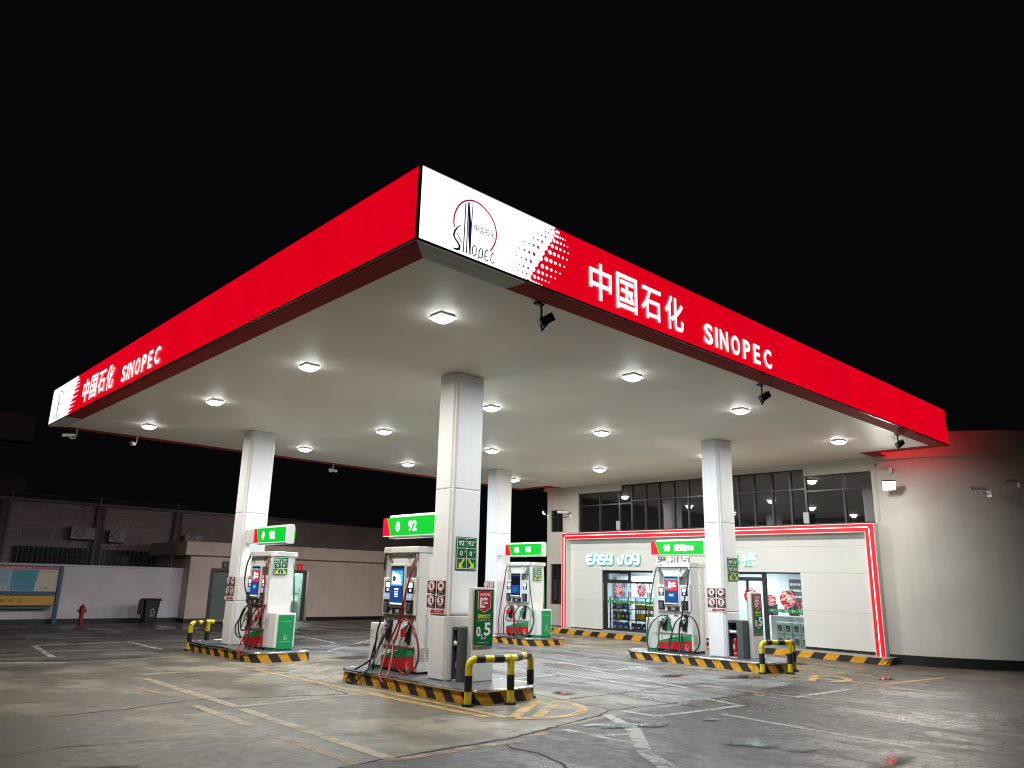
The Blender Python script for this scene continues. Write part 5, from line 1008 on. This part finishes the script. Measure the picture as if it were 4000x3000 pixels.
# counter, shelf and cashier
g = TM(); g.box(18.45, 4.2, .1, 18.95, 6.1, .98); add('counter', g, white, shop, bev=.02)
ds = thing('cigarette_shelf', (20.6, 6.1, .1), 'dark shelving with white packets behind the cashier', 'shelf')
g = TM(); g.box(20.55, 5.3, .1, 20.8, 6.5, 2.1); add('case', g, grey, ds)
for z in (.9, 1.1, 1.3, 1.5, 1.7, 1.9):
    g = TM()
    for k in range(12): g.box(20.50, 5.33 + k * .095, z, 20.549, 5.40 + k * .095, z + .07)
    add('packet_row', g, swhite, ds, kind='stuff')
g = TM(); g.box(18.5, 6.0, .98, 18.75, 6.3, 1.32); add('monitor', g, grey, label='small dark monitor on the shop counter left of the cashier', cat='monitor', bev=.01)
def person():
    t = thing('person', (19.3, 5.75, .1), 'person in red jacket and dark vest behind the shop counter', 'person')
    J = dict(pel=(0, 0, .86, .13), wai=(0, 0, 1.02, .12), che=(-.02, 0, 1.25, .145), nec=(-.05, 0, 1.40, .055), hea=(-.09, 0, 1.50, .075), top=(-.09, 0, 1.60, .07),
             sl=(-.03, .18, 1.33, .06), el=(-.08, .25, 1.08, .045), wl=(-.28, .16, 1.02, .032), sr=(-.03, -.18, 1.33, .06), er=(-.1, -.25, 1.08, .045), wr=(-.3, -.14, 1.04, .032),
             hl=(0, .09, .80, .09), kl=(-.01, .10, .45, .065), al=(0, .10, .06, .045), fl=(-.14, .11, .03, .035), hr=(0, -.09, .80, .09), kr=(-.01, -.10, .45, .065), ar=(0, -.10, .06, .045), fr=(-.14, -.11, .03, .035))
    E = [('pel', 'wai'), ('wai', 'che'), ('che', 'nec'), ('nec', 'hea'), ('hea', 'top'), ('che', 'sl'), ('sl', 'el'), ('el', 'wl'), ('che', 'sr'), ('sr', 'er'), ('er', 'wr'), ('pel', 'hl'), ('hl', 'kl'), ('kl', 'al'), ('al', 'fl'), ('pel', 'hr'), ('hr', 'kr'), ('kr', 'ar'), ('ar', 'fr')]
    ks = list(J); me = bpy.data.meshes.new('body'); me.from_pydata([J[k][:3] for k in ks], [(ks.index(a), ks.index(b)) for a, b in E], [])
    o = bpy.data.objects.new('body', me); COL.objects.link(o); o.parent = t
    s = o.modifiers.new('skin', 'SKIN'); 
    for k, v in zip(ks, me.skin_vertices[0].data if me.skin_vertices else []): v.radius = (J[k][3], J[k][3])
    if not me.skin_vertices:
        pass
    o.modifiers.new('sub', 'SUBSURF').render_levels = 2
    m = mat('red_jacket_cloth', (.42, .02, .06), .8); me.materials.append(m)
    sk = mat('skin', (.5, .3, .22), .6); hairm = mat('black_hair', (.015, .012, .01), .5); vest = mat('dark_vest', (.03, .035, .05), .8)
    g = M(); g.lathe((-.10, 0, 1.42), [(.03, 0), (.075, .05), (.088, .11), (.082, .17), (.05, .215), (.01, .23)], 16); add('head', g, sk, t, local=True, smooth=True)
    g = M(); g.lathe((-.08, 0, 1.50), [(.094, 0), (.100, .06), (.09, .12), (.055, .16), (.01, .175)], 16); add('hair', g, hairm, t, local=True, smooth=True)
    g = M(); g.box(-.185, -.13, .95, -.10, .13, 1.30); add('vest', g, vest, t, local=True, bev=.04)
    for s in (1, -1):
        h = M(); b = Vector((-.31, .15 * s, 1.01)); h.lathe((b.x, b.y, b.z - .02), [(.02, 0), (.035, .015), (.03, .035), (.01, .045)], 10)
        for k in range(4): h.tube([b + Vector((-.02, (k - 1.5) * .016, 0)), b + Vector((-.06, (k - 1.5) * .018, -.005)), b + Vector((-.085 + .006 * abs(k - 1.4), (k - 1.5) * .018, -.02))], .008, 6)
        h.tube([b + Vector((0, -.02 * s, 0)), b + Vector((-.035, -.045 * s, -.01))], .009, 6); add('hand', h, sk, t, local=True, smooth=True)
    return o
body = person()
try:
    if not body.data.skin_vertices:
        bpy.context.view_layer.objects.active = body; body.select_set(True)
except Exception: pass
# forecourt kerb in front of the shop
pv = M(); KX = 16.72
yk = span(2.0, 15.0, .5)
pv.add([(KX, y, gz(KX, y) + .165) for y in yk] + [(XG + .02, y, gz(17.2, y) + .17) for y in yk], [(i, len(yk) + i, len(yk) + i + 1, i + 1) for i in range(len(yk) - 1)])
pave = add('pavement', pv, mat('pavement_concrete', (.25, .24, .22), .6, var=.2, vs=3, bump=.2), kind='structure', org=(KX, 8, 0))
g = M(); striped(g, [(XG - .1, 1.95), (KX + .05, 1.95), (KX, 2.0)][::-1] and [(KX + .35, 15.0), (KX, 15.0), (KX, 2.0), (KX + .45, 1.9)], lambda p: gz(p.x, p.y) - .02, lambda p: gz(p.x, p.y) + .166, .36, .16, closed=False)
add('striped_kerb', g, [ykerb, bkerb], pave)

# ------------------------------------------------------------------ curved wall at the right
dr = thing('curved_wall_tower', (21.95, 2.4, 0), 'pale curved wall tower at the right end of the shop', 'building')
def arcwall(R, z0, z1, a0=150, a1=262, n=56):
    g = M(); V = []
    for k in range(n + 1):
        t = math.radians(a0 + (a1 - a0) * k / n); c, s = math.cos(t), math.sin(t)
        V += [(21.95 + R * c, 2.4 + R * s, z0), (21.95 + R * c, 2.4 + R * s, z1), (21.95 + (R - .3) * c, 2.4 + (R - .3) * s, z1), (21.95 + (R - .3) * c, 2.4 + (R - .3) * s, z0)]
    g.add(V, [(4 * i + a, 4 * i + 4 + a, 4 * i + 4 + (a + 1) % 4, 4 * i + (a + 1) % 4) for i in range(n) for a in range(4)]); return g
A0 = 180 + math.degrees(math.asin(.2 / 4.5)) 
add('wall', arcwall(4.5, -.1, 5.34, 182), drumm, dr, smooth=True); add('parapet', arcwall(4.56, 5.342, 6.02, 182), drumm, dr, smooth=True); add('skirting', arcwall(4.515, -.1, .20, 182.2), skirt, dr, smooth=True)

# ------------------------------------------------------------------ floodlights
def flood(x, y, z, aim, power, label, s=.13):
    t = thing('floodlight', (x, y, z), label, 'floodlight', 'wall floodlights')
    q = Vector(aim).normalized(); r = q.cross(Vector((0, 0, 1))).normalized(); u = r.cross(q); f = F((x, y, z), r, u)
    c = 1 if f(0, 0, 1).dot(q) - Vector((x, y, z)).dot(q) > 0 else -1
    g = M(); g.fbox(f, -s, -s * .8, -.07 * c, s, s * .8, 0); add('housing', g, blk, t, bev=.01)
    g = M(); g.fbox(f, -s * .9, -s * .7, .001 * c, s * .9, s * .7, .012 * c); add('lens', g, E_flood, t)
    g = M(); p = Vector((x, y, z)); g.tube([p - q * .05, p - q * .1 + Vector((0, 0, -.15)), p + Vector((.15, 0, -.2))], .012, 6); add('bracket', g, blk, t)
    lamp('lamp_light', t, p + q * .06, .2, power, (1, .95, .87), q, spread=115)
flood(17.02, 1.62, 4.56, (-.70, -.38, -.60), 70, 'dazzling floodlight on the wall between shop and curved tower', .17)
flood(17.38, 14.98, 4.53, (-.45, .7, -.55), 70, 'small dazzling floodlight at the left shop corner', .10)

# ------------------------------------------------------------------ hanging spotlights and cctv cameras
for x, l in ((2.38, 'first from the white logo panel'), (8.2, 'below the SINOPEC letters'), (14.6, 'near the right canopy corner')):
    t = thing('spotlight', (x, .40, ZB), 'black bracketed spotlight hanging from the right fascia edge, %s' % l, 'spotlight', 'spotlights under the right canopy edge')
    g = M(); g.box(x - .12, .36, ZB - .03, x + .02, .43, ZB - .001); g.tube([(x, .40, ZB - .02), (x + .01, .40, ZB - .12), (x + .02, .42, ZB - .27), (x + .06, .44, ZB - .35), (x + .16, .44, ZB - .24), (x + .2, .43, ZB - .17)], .016, 6); add('bracket', g, blk, t)
    g = M(); q = Vector((.6, -.45, .3)).normalized(); g.fbox(F((x + .10, .40, ZB - .20), (.6, -.3, .45), (-.4, .1, .62)), -.11, -.06, -.05, .11, .06, .05); add('housing', g, grey, t, bev=.008)
for x, y, l, dx in ((.62, 15.6, 'at the far left canopy corner', -1), (2.05, 15.4, 'under the left rear canopy edge', 0), (8.2, 15.6, 'under the middle of rear canopy edge', 1)):
    t = thing('cctv_camera', (x, y, ZB), 'white security camera hanging %s' % l, 'security camera', 'cameras hanging from the canopy')
    g = M(); g.tube([(x, y, ZB), (x, y, ZB - .18), (x - .03, y, ZB - .26), (x - .12, y, ZB - .27), (x - .16, y, ZB - .2)], .016, 6); add('arm', g, white, t, smooth=True)
    g = M(); g.tube([(x - .05, y, ZB - .17), (x - .34, y - .05, ZB - .22)] if dx < 0 else [(x - .12, y, ZB - .2), (x - .12 + dx * .12, y - .22, ZB - .26)], .042, 10); add('body', g, white, t, smooth=True)
def wallcam(x, y, z, label, m=white, s=1.):
    t = thing('cctv_camera', (x, y, z), label, 'security camera', 'cameras on the shop walls')
    g = M(); g.tube([(x + .22 * s, y - .12 * s, z - .12 * s), (x + .05, y, z - .08 * s), (x, y, z)], .02 * s, 6); g.box(x + .2 * s, y - .2 * s, z - .2 * s, x + .26 * s, y - .08 * s, z - .02 * s); add('arm', g, m, t)
    g = M(); g.tube([(x + .1 * s, y - .12 * s, z + .03), (x - .22 * s, y + .16 * s, z + .03)], .055 * s, 10); add('body', g, m, t, smooth=True)
    g = M(); g.tube([(x - .22 * s, y + .16 * s, z + .03), (x - .23 * s, y + .17 * s, z + .03)], .052 * s, 10); add('lens', g, blk, t)
wallcam(17.2, 13.72, 4.45, 'large white security camera on the wall left of the upper windows')
wallcam(17.22, 1.80, 5.12, 'white security camera above the dazzling right floodlight', white, .8)
wallcam(17.55, -.42, 4.36, 'white and black security camera on the curved wall', white, .9)
wallcam(17.95, -1.05, 4.54, 'small grey security camera at the dark right edge of curved wall', lgrey, .6)

# ------------------------------------------------------------------ left background
tl = thing('toilet_block', (13.5, 28, 0), 'low pinkish toilet block with parapet behind the left islands', 'building')
def bb(name, m, a, parent=tl, bev=0): g = M(); g.box(*a); return add(name, g, m, parent, bev=bev)
for a in ((8.0, 26, 0, 8.92, 26.2, 2.65), (8.922, 26, 2.15, 12.458, 26.2, 2.65), (9.92, 26, 0, 12.458, 26.2, 2.148), (12.46, 26, 2.17, 13.42, 26.2, 2.65), (13.42, 26, 0, 22, 26.2, 2.65), (8.0, 26.202, 0, 8.2, 31, 2.65), (21.8, 26.2, 0, 22, 31, 2.65)): bb('wall', pinkw, a)
bb('parapet', pinkw, (7.65, 25.7, 2.652, 22.3, 31.2, 3.19), bev=.01); bb('skirting', skirt, (7.985, 25.985, 0, 8.9, 25.999, .15)); bb('skirting', skirt, (9.93, 25.985, 0, 12.44, 25.999, .15)); bb('skirting', skirt, (13.44, 25.985, 0, 22, 25.999, .15)); bb('skirting', skirt, (7.985, 26.0, 0, 7.999, 31, .15))
tin = mat('toilet_inner_green', (.42, .55, .52), .4, var=.05); stone = mat('dark_door_stone', (.07, .055, .05), .4)
d1 = add('door_surround', (lambda g: (g.box(8.88, 25.96, 0, 9.02, 26.05, 2.15), g.box(9.021, 25.96, 2.04, 9.90, 26.05, 2.15), g)[-1])(M()), stone, tl)
g = M(); g.box(9.03, 26.15, 0, 9.90, 26.19, 2.03); add('door_leaf', g, mat('green_door_leaf', (.14, .20, .18), .3), tl)
d2 = add('door_surround', (lambda g: (g.box(12.46, 25.96, 0, 12.58, 26.05, 2.17), g.box(12.581, 25.96, 2.05, 13.16, 26.05, 2.17), g.box(13.161, 25.96, 0, 13.30, 26.05, 2.17), g)[-1])(M()), stone, tl)
g = M(); g.box(13.14, 26.05, 0, 13.18, 26.3, 2.05); add('door_frame', g, steel, tl)
bb('inner_wall', tin, (12.3, 28.0, 0, 14.4, 28.1, 2.6)); bb('inner_wall', tin, (14.4, 26.25, 0, 14.5, 28.0, 2.6)); bb('inner_wall', tin, (12.3, 26.25, 0, 12.4, 28, 2.6)); bb('inner_ceiling', white, (12.3, 26.21, 2.6, 14.5, 28.1, 2.648))
tlp = thing('toilet_ceiling_lamp', (13.3, 27.1, 2.55), 'lit ceiling lamp inside the toilet doorway', 'lamp'); g = M(); g.box(13.2, 27, 2.54, 13.4, 27.2, 2.59); add('diffuser', g, emit('toilet_lamp', (.85, 1, .95), 5), tlp); lamp('lamp_light', tlp, (13.3, 27.1, 2.5), .2, 65, (.85, 1, .95))
g = M(); g.box(13.3, 27.55, .78, 13.95, 27.99, .86); g.lathe((13.62, 27.78, .60), [(.08, 0), (.17, .08), (.2, .18)], 16); add('wash_basin', g, white, tl, smooth=True)
g = M(); g.box(13.35, 27.93, 1.15, 14.2, 27.99, 1.95); add('mirror', g, mat('mirror', (.6, .7, .68), .05, metal=1), tl)
f = FY(26.0, 9.32, 2.15); g = M(); g.fbox(f, 0, 0, .001, .29, .30, .015, 0); g.disc(f, .145, .235, .022, .017, 10, 1); g.flat(f, [(.12, .07), (.17, .07), (.185, .2), (.105, .2)], .017, 1); add('toilet_sign', g, [sblack, lgrey], label='black sign with pale standing figure over the left toilet door', cat='sign')
f = FY(26.0, 12.78, 2.18); g = M(); g.fbox(f, 0, 0, .001, .27, .285, .03, 0); g.flat(f, [(.08, .03), (.2, .03), (.16, .14), (.12, .25), (.07, .1)], .032, 1); g.flat(f, [(.02, .02), (.09, .02), (.05, .12)], .032, 0); add('toilet_sign', g, [mat('dim_red_glow', (.3, .0, .01), .4, em=(.5, 0, .01), es=.5), E_redsign], label='red glowing sign over the open toilet doorway', cat='sign')
bw = thing('boundary_wall', (0, 26.65, 0), 'long pale boundary wall at the left behind the notice board', 'wall')
g = M(); g.box(-14, 26.6, .17, 7.99, 26.8, 2.06); add('wall_face', g, gwall, bw); g = M(); g.box(-14, 26.56, 2.061, 7.99, 26.84, 2.13); add('coping', g, gwall, bw, bev=.01); g = M(); g.box(-14, 26.58, 0, 7.99, 26.79, .169); add('skirting', g, skirt, bw)
fn = thing('wire_fence', (0, 26.7, 2.13), 'tall thin wire mesh fence standing on the boundary wall', 'fence')
g = M()
for z in [2.25 + k * .24 for k in range(11)]: g.tube([(-12, 26.7, z), (7.9, 26.7, z)], .006, 4)
add('horizontal_wires', g, lightlow, fn, kind='stuff')
g = M()
for k in range(200): x = -12 + k * .1; g.box(x - .002, 26.698, 2.13, x + .002, 26.702, 4.7)
add('vertical_wires', g, lightlow, fn, kind='stuff')
for x in (-10.5, -7.5, -4.5, -1.5, 1.5, 4.5, 7.5): g = M(); g.box(x - .025, 26.72, 2.13, x + .025, 26.77, 4.75); add('post', g, lightlow, fn)
fa = thing('factory_building', (0, 32, 0), 'dim corrugated factory wall with dark windows beyond the boundary wall', 'building')
ribm = mat('pale_rib', (.42, .38, .40), .5, var=.2)
bb('wall', facw, (-20, 30, 0, 24, 36, 4.62), fa); bb('roof_edge', trimd, (-20.2, 29.7, 4.621, 24.2, 36.2, 4.74), fa)
for x in (-9.5, -5.5, -1.7, 1.75, 5.25, 8.52, 12.0): bb('pilaster', mat('pilaster_brown', (.13, .09, .09), .7, var=.2), (x, 29.82, 0, x + .36, 29.999, 4.6), fa)
for (x0, x1, z0, z1) in ((2.4, 5.24, 2.2, 2.85), (5.75, 8.4, 2.2, 2.84), (-1.2, 1.6, 2.2, 2.85), (-5, -2, 2.2, 2.85)):
    g = M(); g.box(x0, 29.93, z0, x1, 29.999, z1); w = add('window', g, mat('dark_factory_glass', (.012, .016, .018), .1), fa)
    for k in range(int((x1 - x0) / .18)): g = M(); g.box(x0 + k * .18, 29.90, z0, x0 + k * .18 + .025, 29.93, z1); add('window_bar', g, lightlow, w)
g = M(); g.box(2.65, 29.96, 3.19, 3.7, 29.999, 3.55); add('window', g, mat('dim_upper_window', (.09, .07, .07), .4), fa)
for (x0, x1, z0, z1) in ((3.9, 5.2, 4.05, 4.48), (2.36, 3.5, 4.45, 4.60), (5.7, 6.3, 3.95, 4.2)):
    g = M(); n = int((x1 - x0) / .085)
    for k in range(n): g.box(x0 + k * .085, 29.96, z0, x0 + k * .085 + .05, 29.999, z1)
    add('ribbed_louvre', g, ribm, fa, kind='stuff')
def ac(x0, x1, z0, z1, label):
    t = thing('air_conditioner', ((x0 + x1) / 2, 29.6, z0), label, 'air conditioner', 'outdoor air conditioning units on the factory wall')
    g = M(); g.box(x0, 29.45, z0, x1, 29.8, z1); add('case', g, mat('ac_case', (.38, .36, .34), .5, var=.1), t, bev=.02)
    f = FY(29.45, (x0 * .62 + x1 * .38), (z0 + z1) / 2); g = M(); g.disc(f, 0, 0, (z1 - z0) * .40, .006, 22); add('fan_grille', g, blk, t)
    g = M(); r = (z1 - z0) * .38
    for q in (.35, .6, .85): g.disc(f, 0, 0, r * q, .010, 20, 0, r0=r * q * .9)
    for k in range(5): a = k * 1.2566; g.rib(f, [(0, 0), (r * .8 * math.cos(a), r * .8 * math.sin(a))], .03, .008)
    add('fan', g, lgrey, t)
    g = M()
    for x in (x0 + .08, x1 - .08): g.tube([(x, 29.99, z0 - .02), (x, 29.45, z0 - .02), (x, 29.99, z0 - .25)], .02, 4)
    add('bracket', g, lightlow, t)
ac(4.28, 5.2, 3.2, 3.70, 'air conditioner box on the dim factory wall, leftmost'); ac(5.76, 6.40, 3.15, 3.64, 'air conditioner box on the dim factory wall, second'); ac(8.95, 9.75, 3.18, 3.64, 'air conditioner box above the toilet block corner, hardly lit')
tall = mat('distant_flats', (.34, .30, .36), .8, var=.15); tg = thing('apartment_block', (-5, 52, 0), 'dark stepped apartment block looming behind the factory at far left', 'building')
bb('wall', tall, (-22, 48, 0, 5.9, 58, 6.3), tg); bb('wall', tall, (-22, 48.5, 6.301, 3.0, 58, 11.2), tg); bb('balcony', tall, (-10, 47, 6.3, 5.8, 48.4, 7.5), tg); bb('balcony', tall, (-10, 47, 9.5, 5.7, 48.4, 11.1), tg)
for k in range(4):
    for z in (1.5, 4.2, 7.9): bb('window', mat('dark_factory_glass', (.01, .01, .012), .2), (-8 + k * 3, 47.95 if z < 6 else 48.45, z, -6.6 + k * 3, 47.99 if z < 6 else 48.49, z + 1.3), tg)
# notice board
nbd = thing('notice_board', (1.0, 26.2, 0), 'blue framed notice board with pale blue poster and yellow band', 'notice board')
for x in (3.31, -1.2): g = M(); g.box(x, 26.12, 0, x + .13, 26.26, 2.06); add('post', g, bfab, nbd, bev=.01)
f = FY(26.2, -1.05, 0)
for (z0, z1) in ((2.015, 2.06), (1.02, 1.15), (.64, .675)): g = M(); g.fbox(f, 0, z0, -.02, 4.34, z1, .03); add('rail', g, bfab, nbd)
g = M(); g.fbox(f, 0, 1.155, -.01, 4.34, 2.01, 0, 2); g.flat(f, [(0, 1.92), (4.34, 1.92), (4.34, 2.01), (0, 2.01)], .003, 0); g.flat(f, [(0, 1.17), (2.85, 1.17), (2.85, 1.91), (0, 1.91)], .003, 1); g.flat(f, [(2.86, 1.17), (3.62, 1.17), (3.72, 1.91), (2.86, 1.91)], .003, 3); g.flat(f, [(3.66, 1.17), (4.33, 1.17), (4.33, 1.91), (3.76, 1.91)], .003, 4)
g.text(f, '卸油安全须知公示栏', 2.7, 1.965, 1.5, .065, .005, 0, 2)
for k in range(3): g.flat(f, [(2.45 + k * .15, 1.2), (2.57 + k * .15, 1.2), (2.57 + k * .15, 1.30), (2.45 + k * .15, 1.30)], .005, 4); g.flat(f, [(2.47 + k * .15, 1.24), (2.55 + k * .15, 1.24), (2.51 + k * .15, 1.29)], .0065, 5)
for k in range(8):
    for j in range(3): g.flat(f, [(1.2 + j * .55, 1.84 - k * .06), (1.65 + j * .55, 1.84 - k * .06), (1.65 + j * .55, 1.85 - k * .06), (1.2 + j * .55, 1.85 - k * .06)], .005, 6)
for k in range(7): g.flat(f, [(2.95, 1.85 - k * .09), (3.55, 1.85 - k * .09), (3.55, 1.86 - k * .09), (2.95, 1.86 - k * .09)], .005, 6)
g.text(f, '安全提示', 4.02, 1.85, .3, .04, .005, 0, 6); g.flat(f, [(3.95, 1.25), (4.05, 1.25), (4.03, 1.29), (3.97, 1.29)], .005, 5)
add('poster_panel', g, [mat('board_red', (.60, .13, .14), .5), mat('board_pale_blue', (.38, .58, .70), .5), swhite, mat('board_cyan', (.08, .40, .52), .5), mat('board_cream', (.70, .64, .48), .5), brown, mat('board_text', (.10, .16, .22), .6)], nbd)
g = M(); g.fbox(f, 0, .68, -.01, 4.34, 1.0, 0, 0)
for k, ch in enumerate('思考区'): g.text(f, ch, 2.70 + k * .27, .83, .11, .11, .003, .02, 1)
add('yellow_panel', g, [mat('board_yellow', (.75, .42, .05), .5), mat('board_orange_text', (.30, .09, .01), .5)], nbd)
g = M(); g.box(-.9, 26.25, .55, 3.2, 26.5, .63); add('bench_board', g, grey, nbd)
# hydrant
hy = thing('fire_hydrant', (3.94, 24.95, 0), 'dark red fire hydrant standing before the boundary wall', 'hydrant')
g = M(); g.lathe((3.94, 24.95, 0), [(.12, 0), (.12, .03), (.075, .05), (.07, .42), (.10, .45), (.10, .55), (.085, .60), (.11, .61), (.10, .65), (.05, .70), (.03, .70), (.03, .74)], 16); add('barrel', g, mat('hydrant_red', (.30, .012, .012), .45), hy, smooth=True)
for s in (-1, 1): g = M(); g.tube([(3.94, 24.95, .52), (3.94 + s * .14, 24.93, .52)], .05, 10); add('outlet', g, MT['hydrant_red'], hy, smooth=True)
g = M(); g.tube([(3.94, 24.95, .47), (3.94, 24.82, .47)], .06, 10); add('outlet', g, MT['hydrant_red'], hy, smooth=True)
# wheelie bin
bn = thing('wheelie_bin', (6.43, 25.4, 0), 'black wheelie bin with white recycling mark by the toilet block', 'bin')
binm = mat('bin_black', (.018, .018, .02), .45)
g = M(); fz = F((6.43, 25.42, 0), (1, 0, 0), (0, 1, 0)); V = []
for z, sx, sy in ((.05, .21, .22), (.86, .28, .30)): V += [(6.43 - sx, 25.42 - sy, z), (6.43 + sx, 25.42 - sy, z), (6.43 + sx, 25.42 + sy, z), (6.43 - sx, 25.42 + sy, z)]
g.add(V, [(3, 2, 1, 0), (4, 5, 6, 7), (0, 1, 5, 4), (1, 2, 6, 5), (2, 3, 7, 6), (3, 0, 4, 7)]); add('body', g, binm, bn, bev=.03)
g = M(); g.box(6.12, 25.08, .862, 6.76, 25.76, .90); g.box(6.15, 25.1, .90, 6.73, 25.7, .945); add('lid', g, binm, bn, bev=.02)
g = M(); g.box(6.04, 25.2, .35, 6.13, 25.6, .90); add('handle_panel', g, binm, bn, bev=.03)
for s in (-1, 1): g = M(); g.lathe((6.43 + s * .24 + .02, 25.68, .10), [(.09, -.02), (.10, 0), (.09, .03)], 16, ax='x'); add('wheel', g, blkr, bn)
f = FY(25.14, 6.45, .40); g = M(); g.rib(f, [(-.09, .02), (0, .20), (.09, .02), (-.09, .02)], .024, .012); g.text(f, '其他垃圾', 0, -.06, .18, .045, .012, .01); g.text(f, 'OTHER WASTE', 0, -.11, .2, .02, .012); add('recycling_mark', g, swhite, bn)
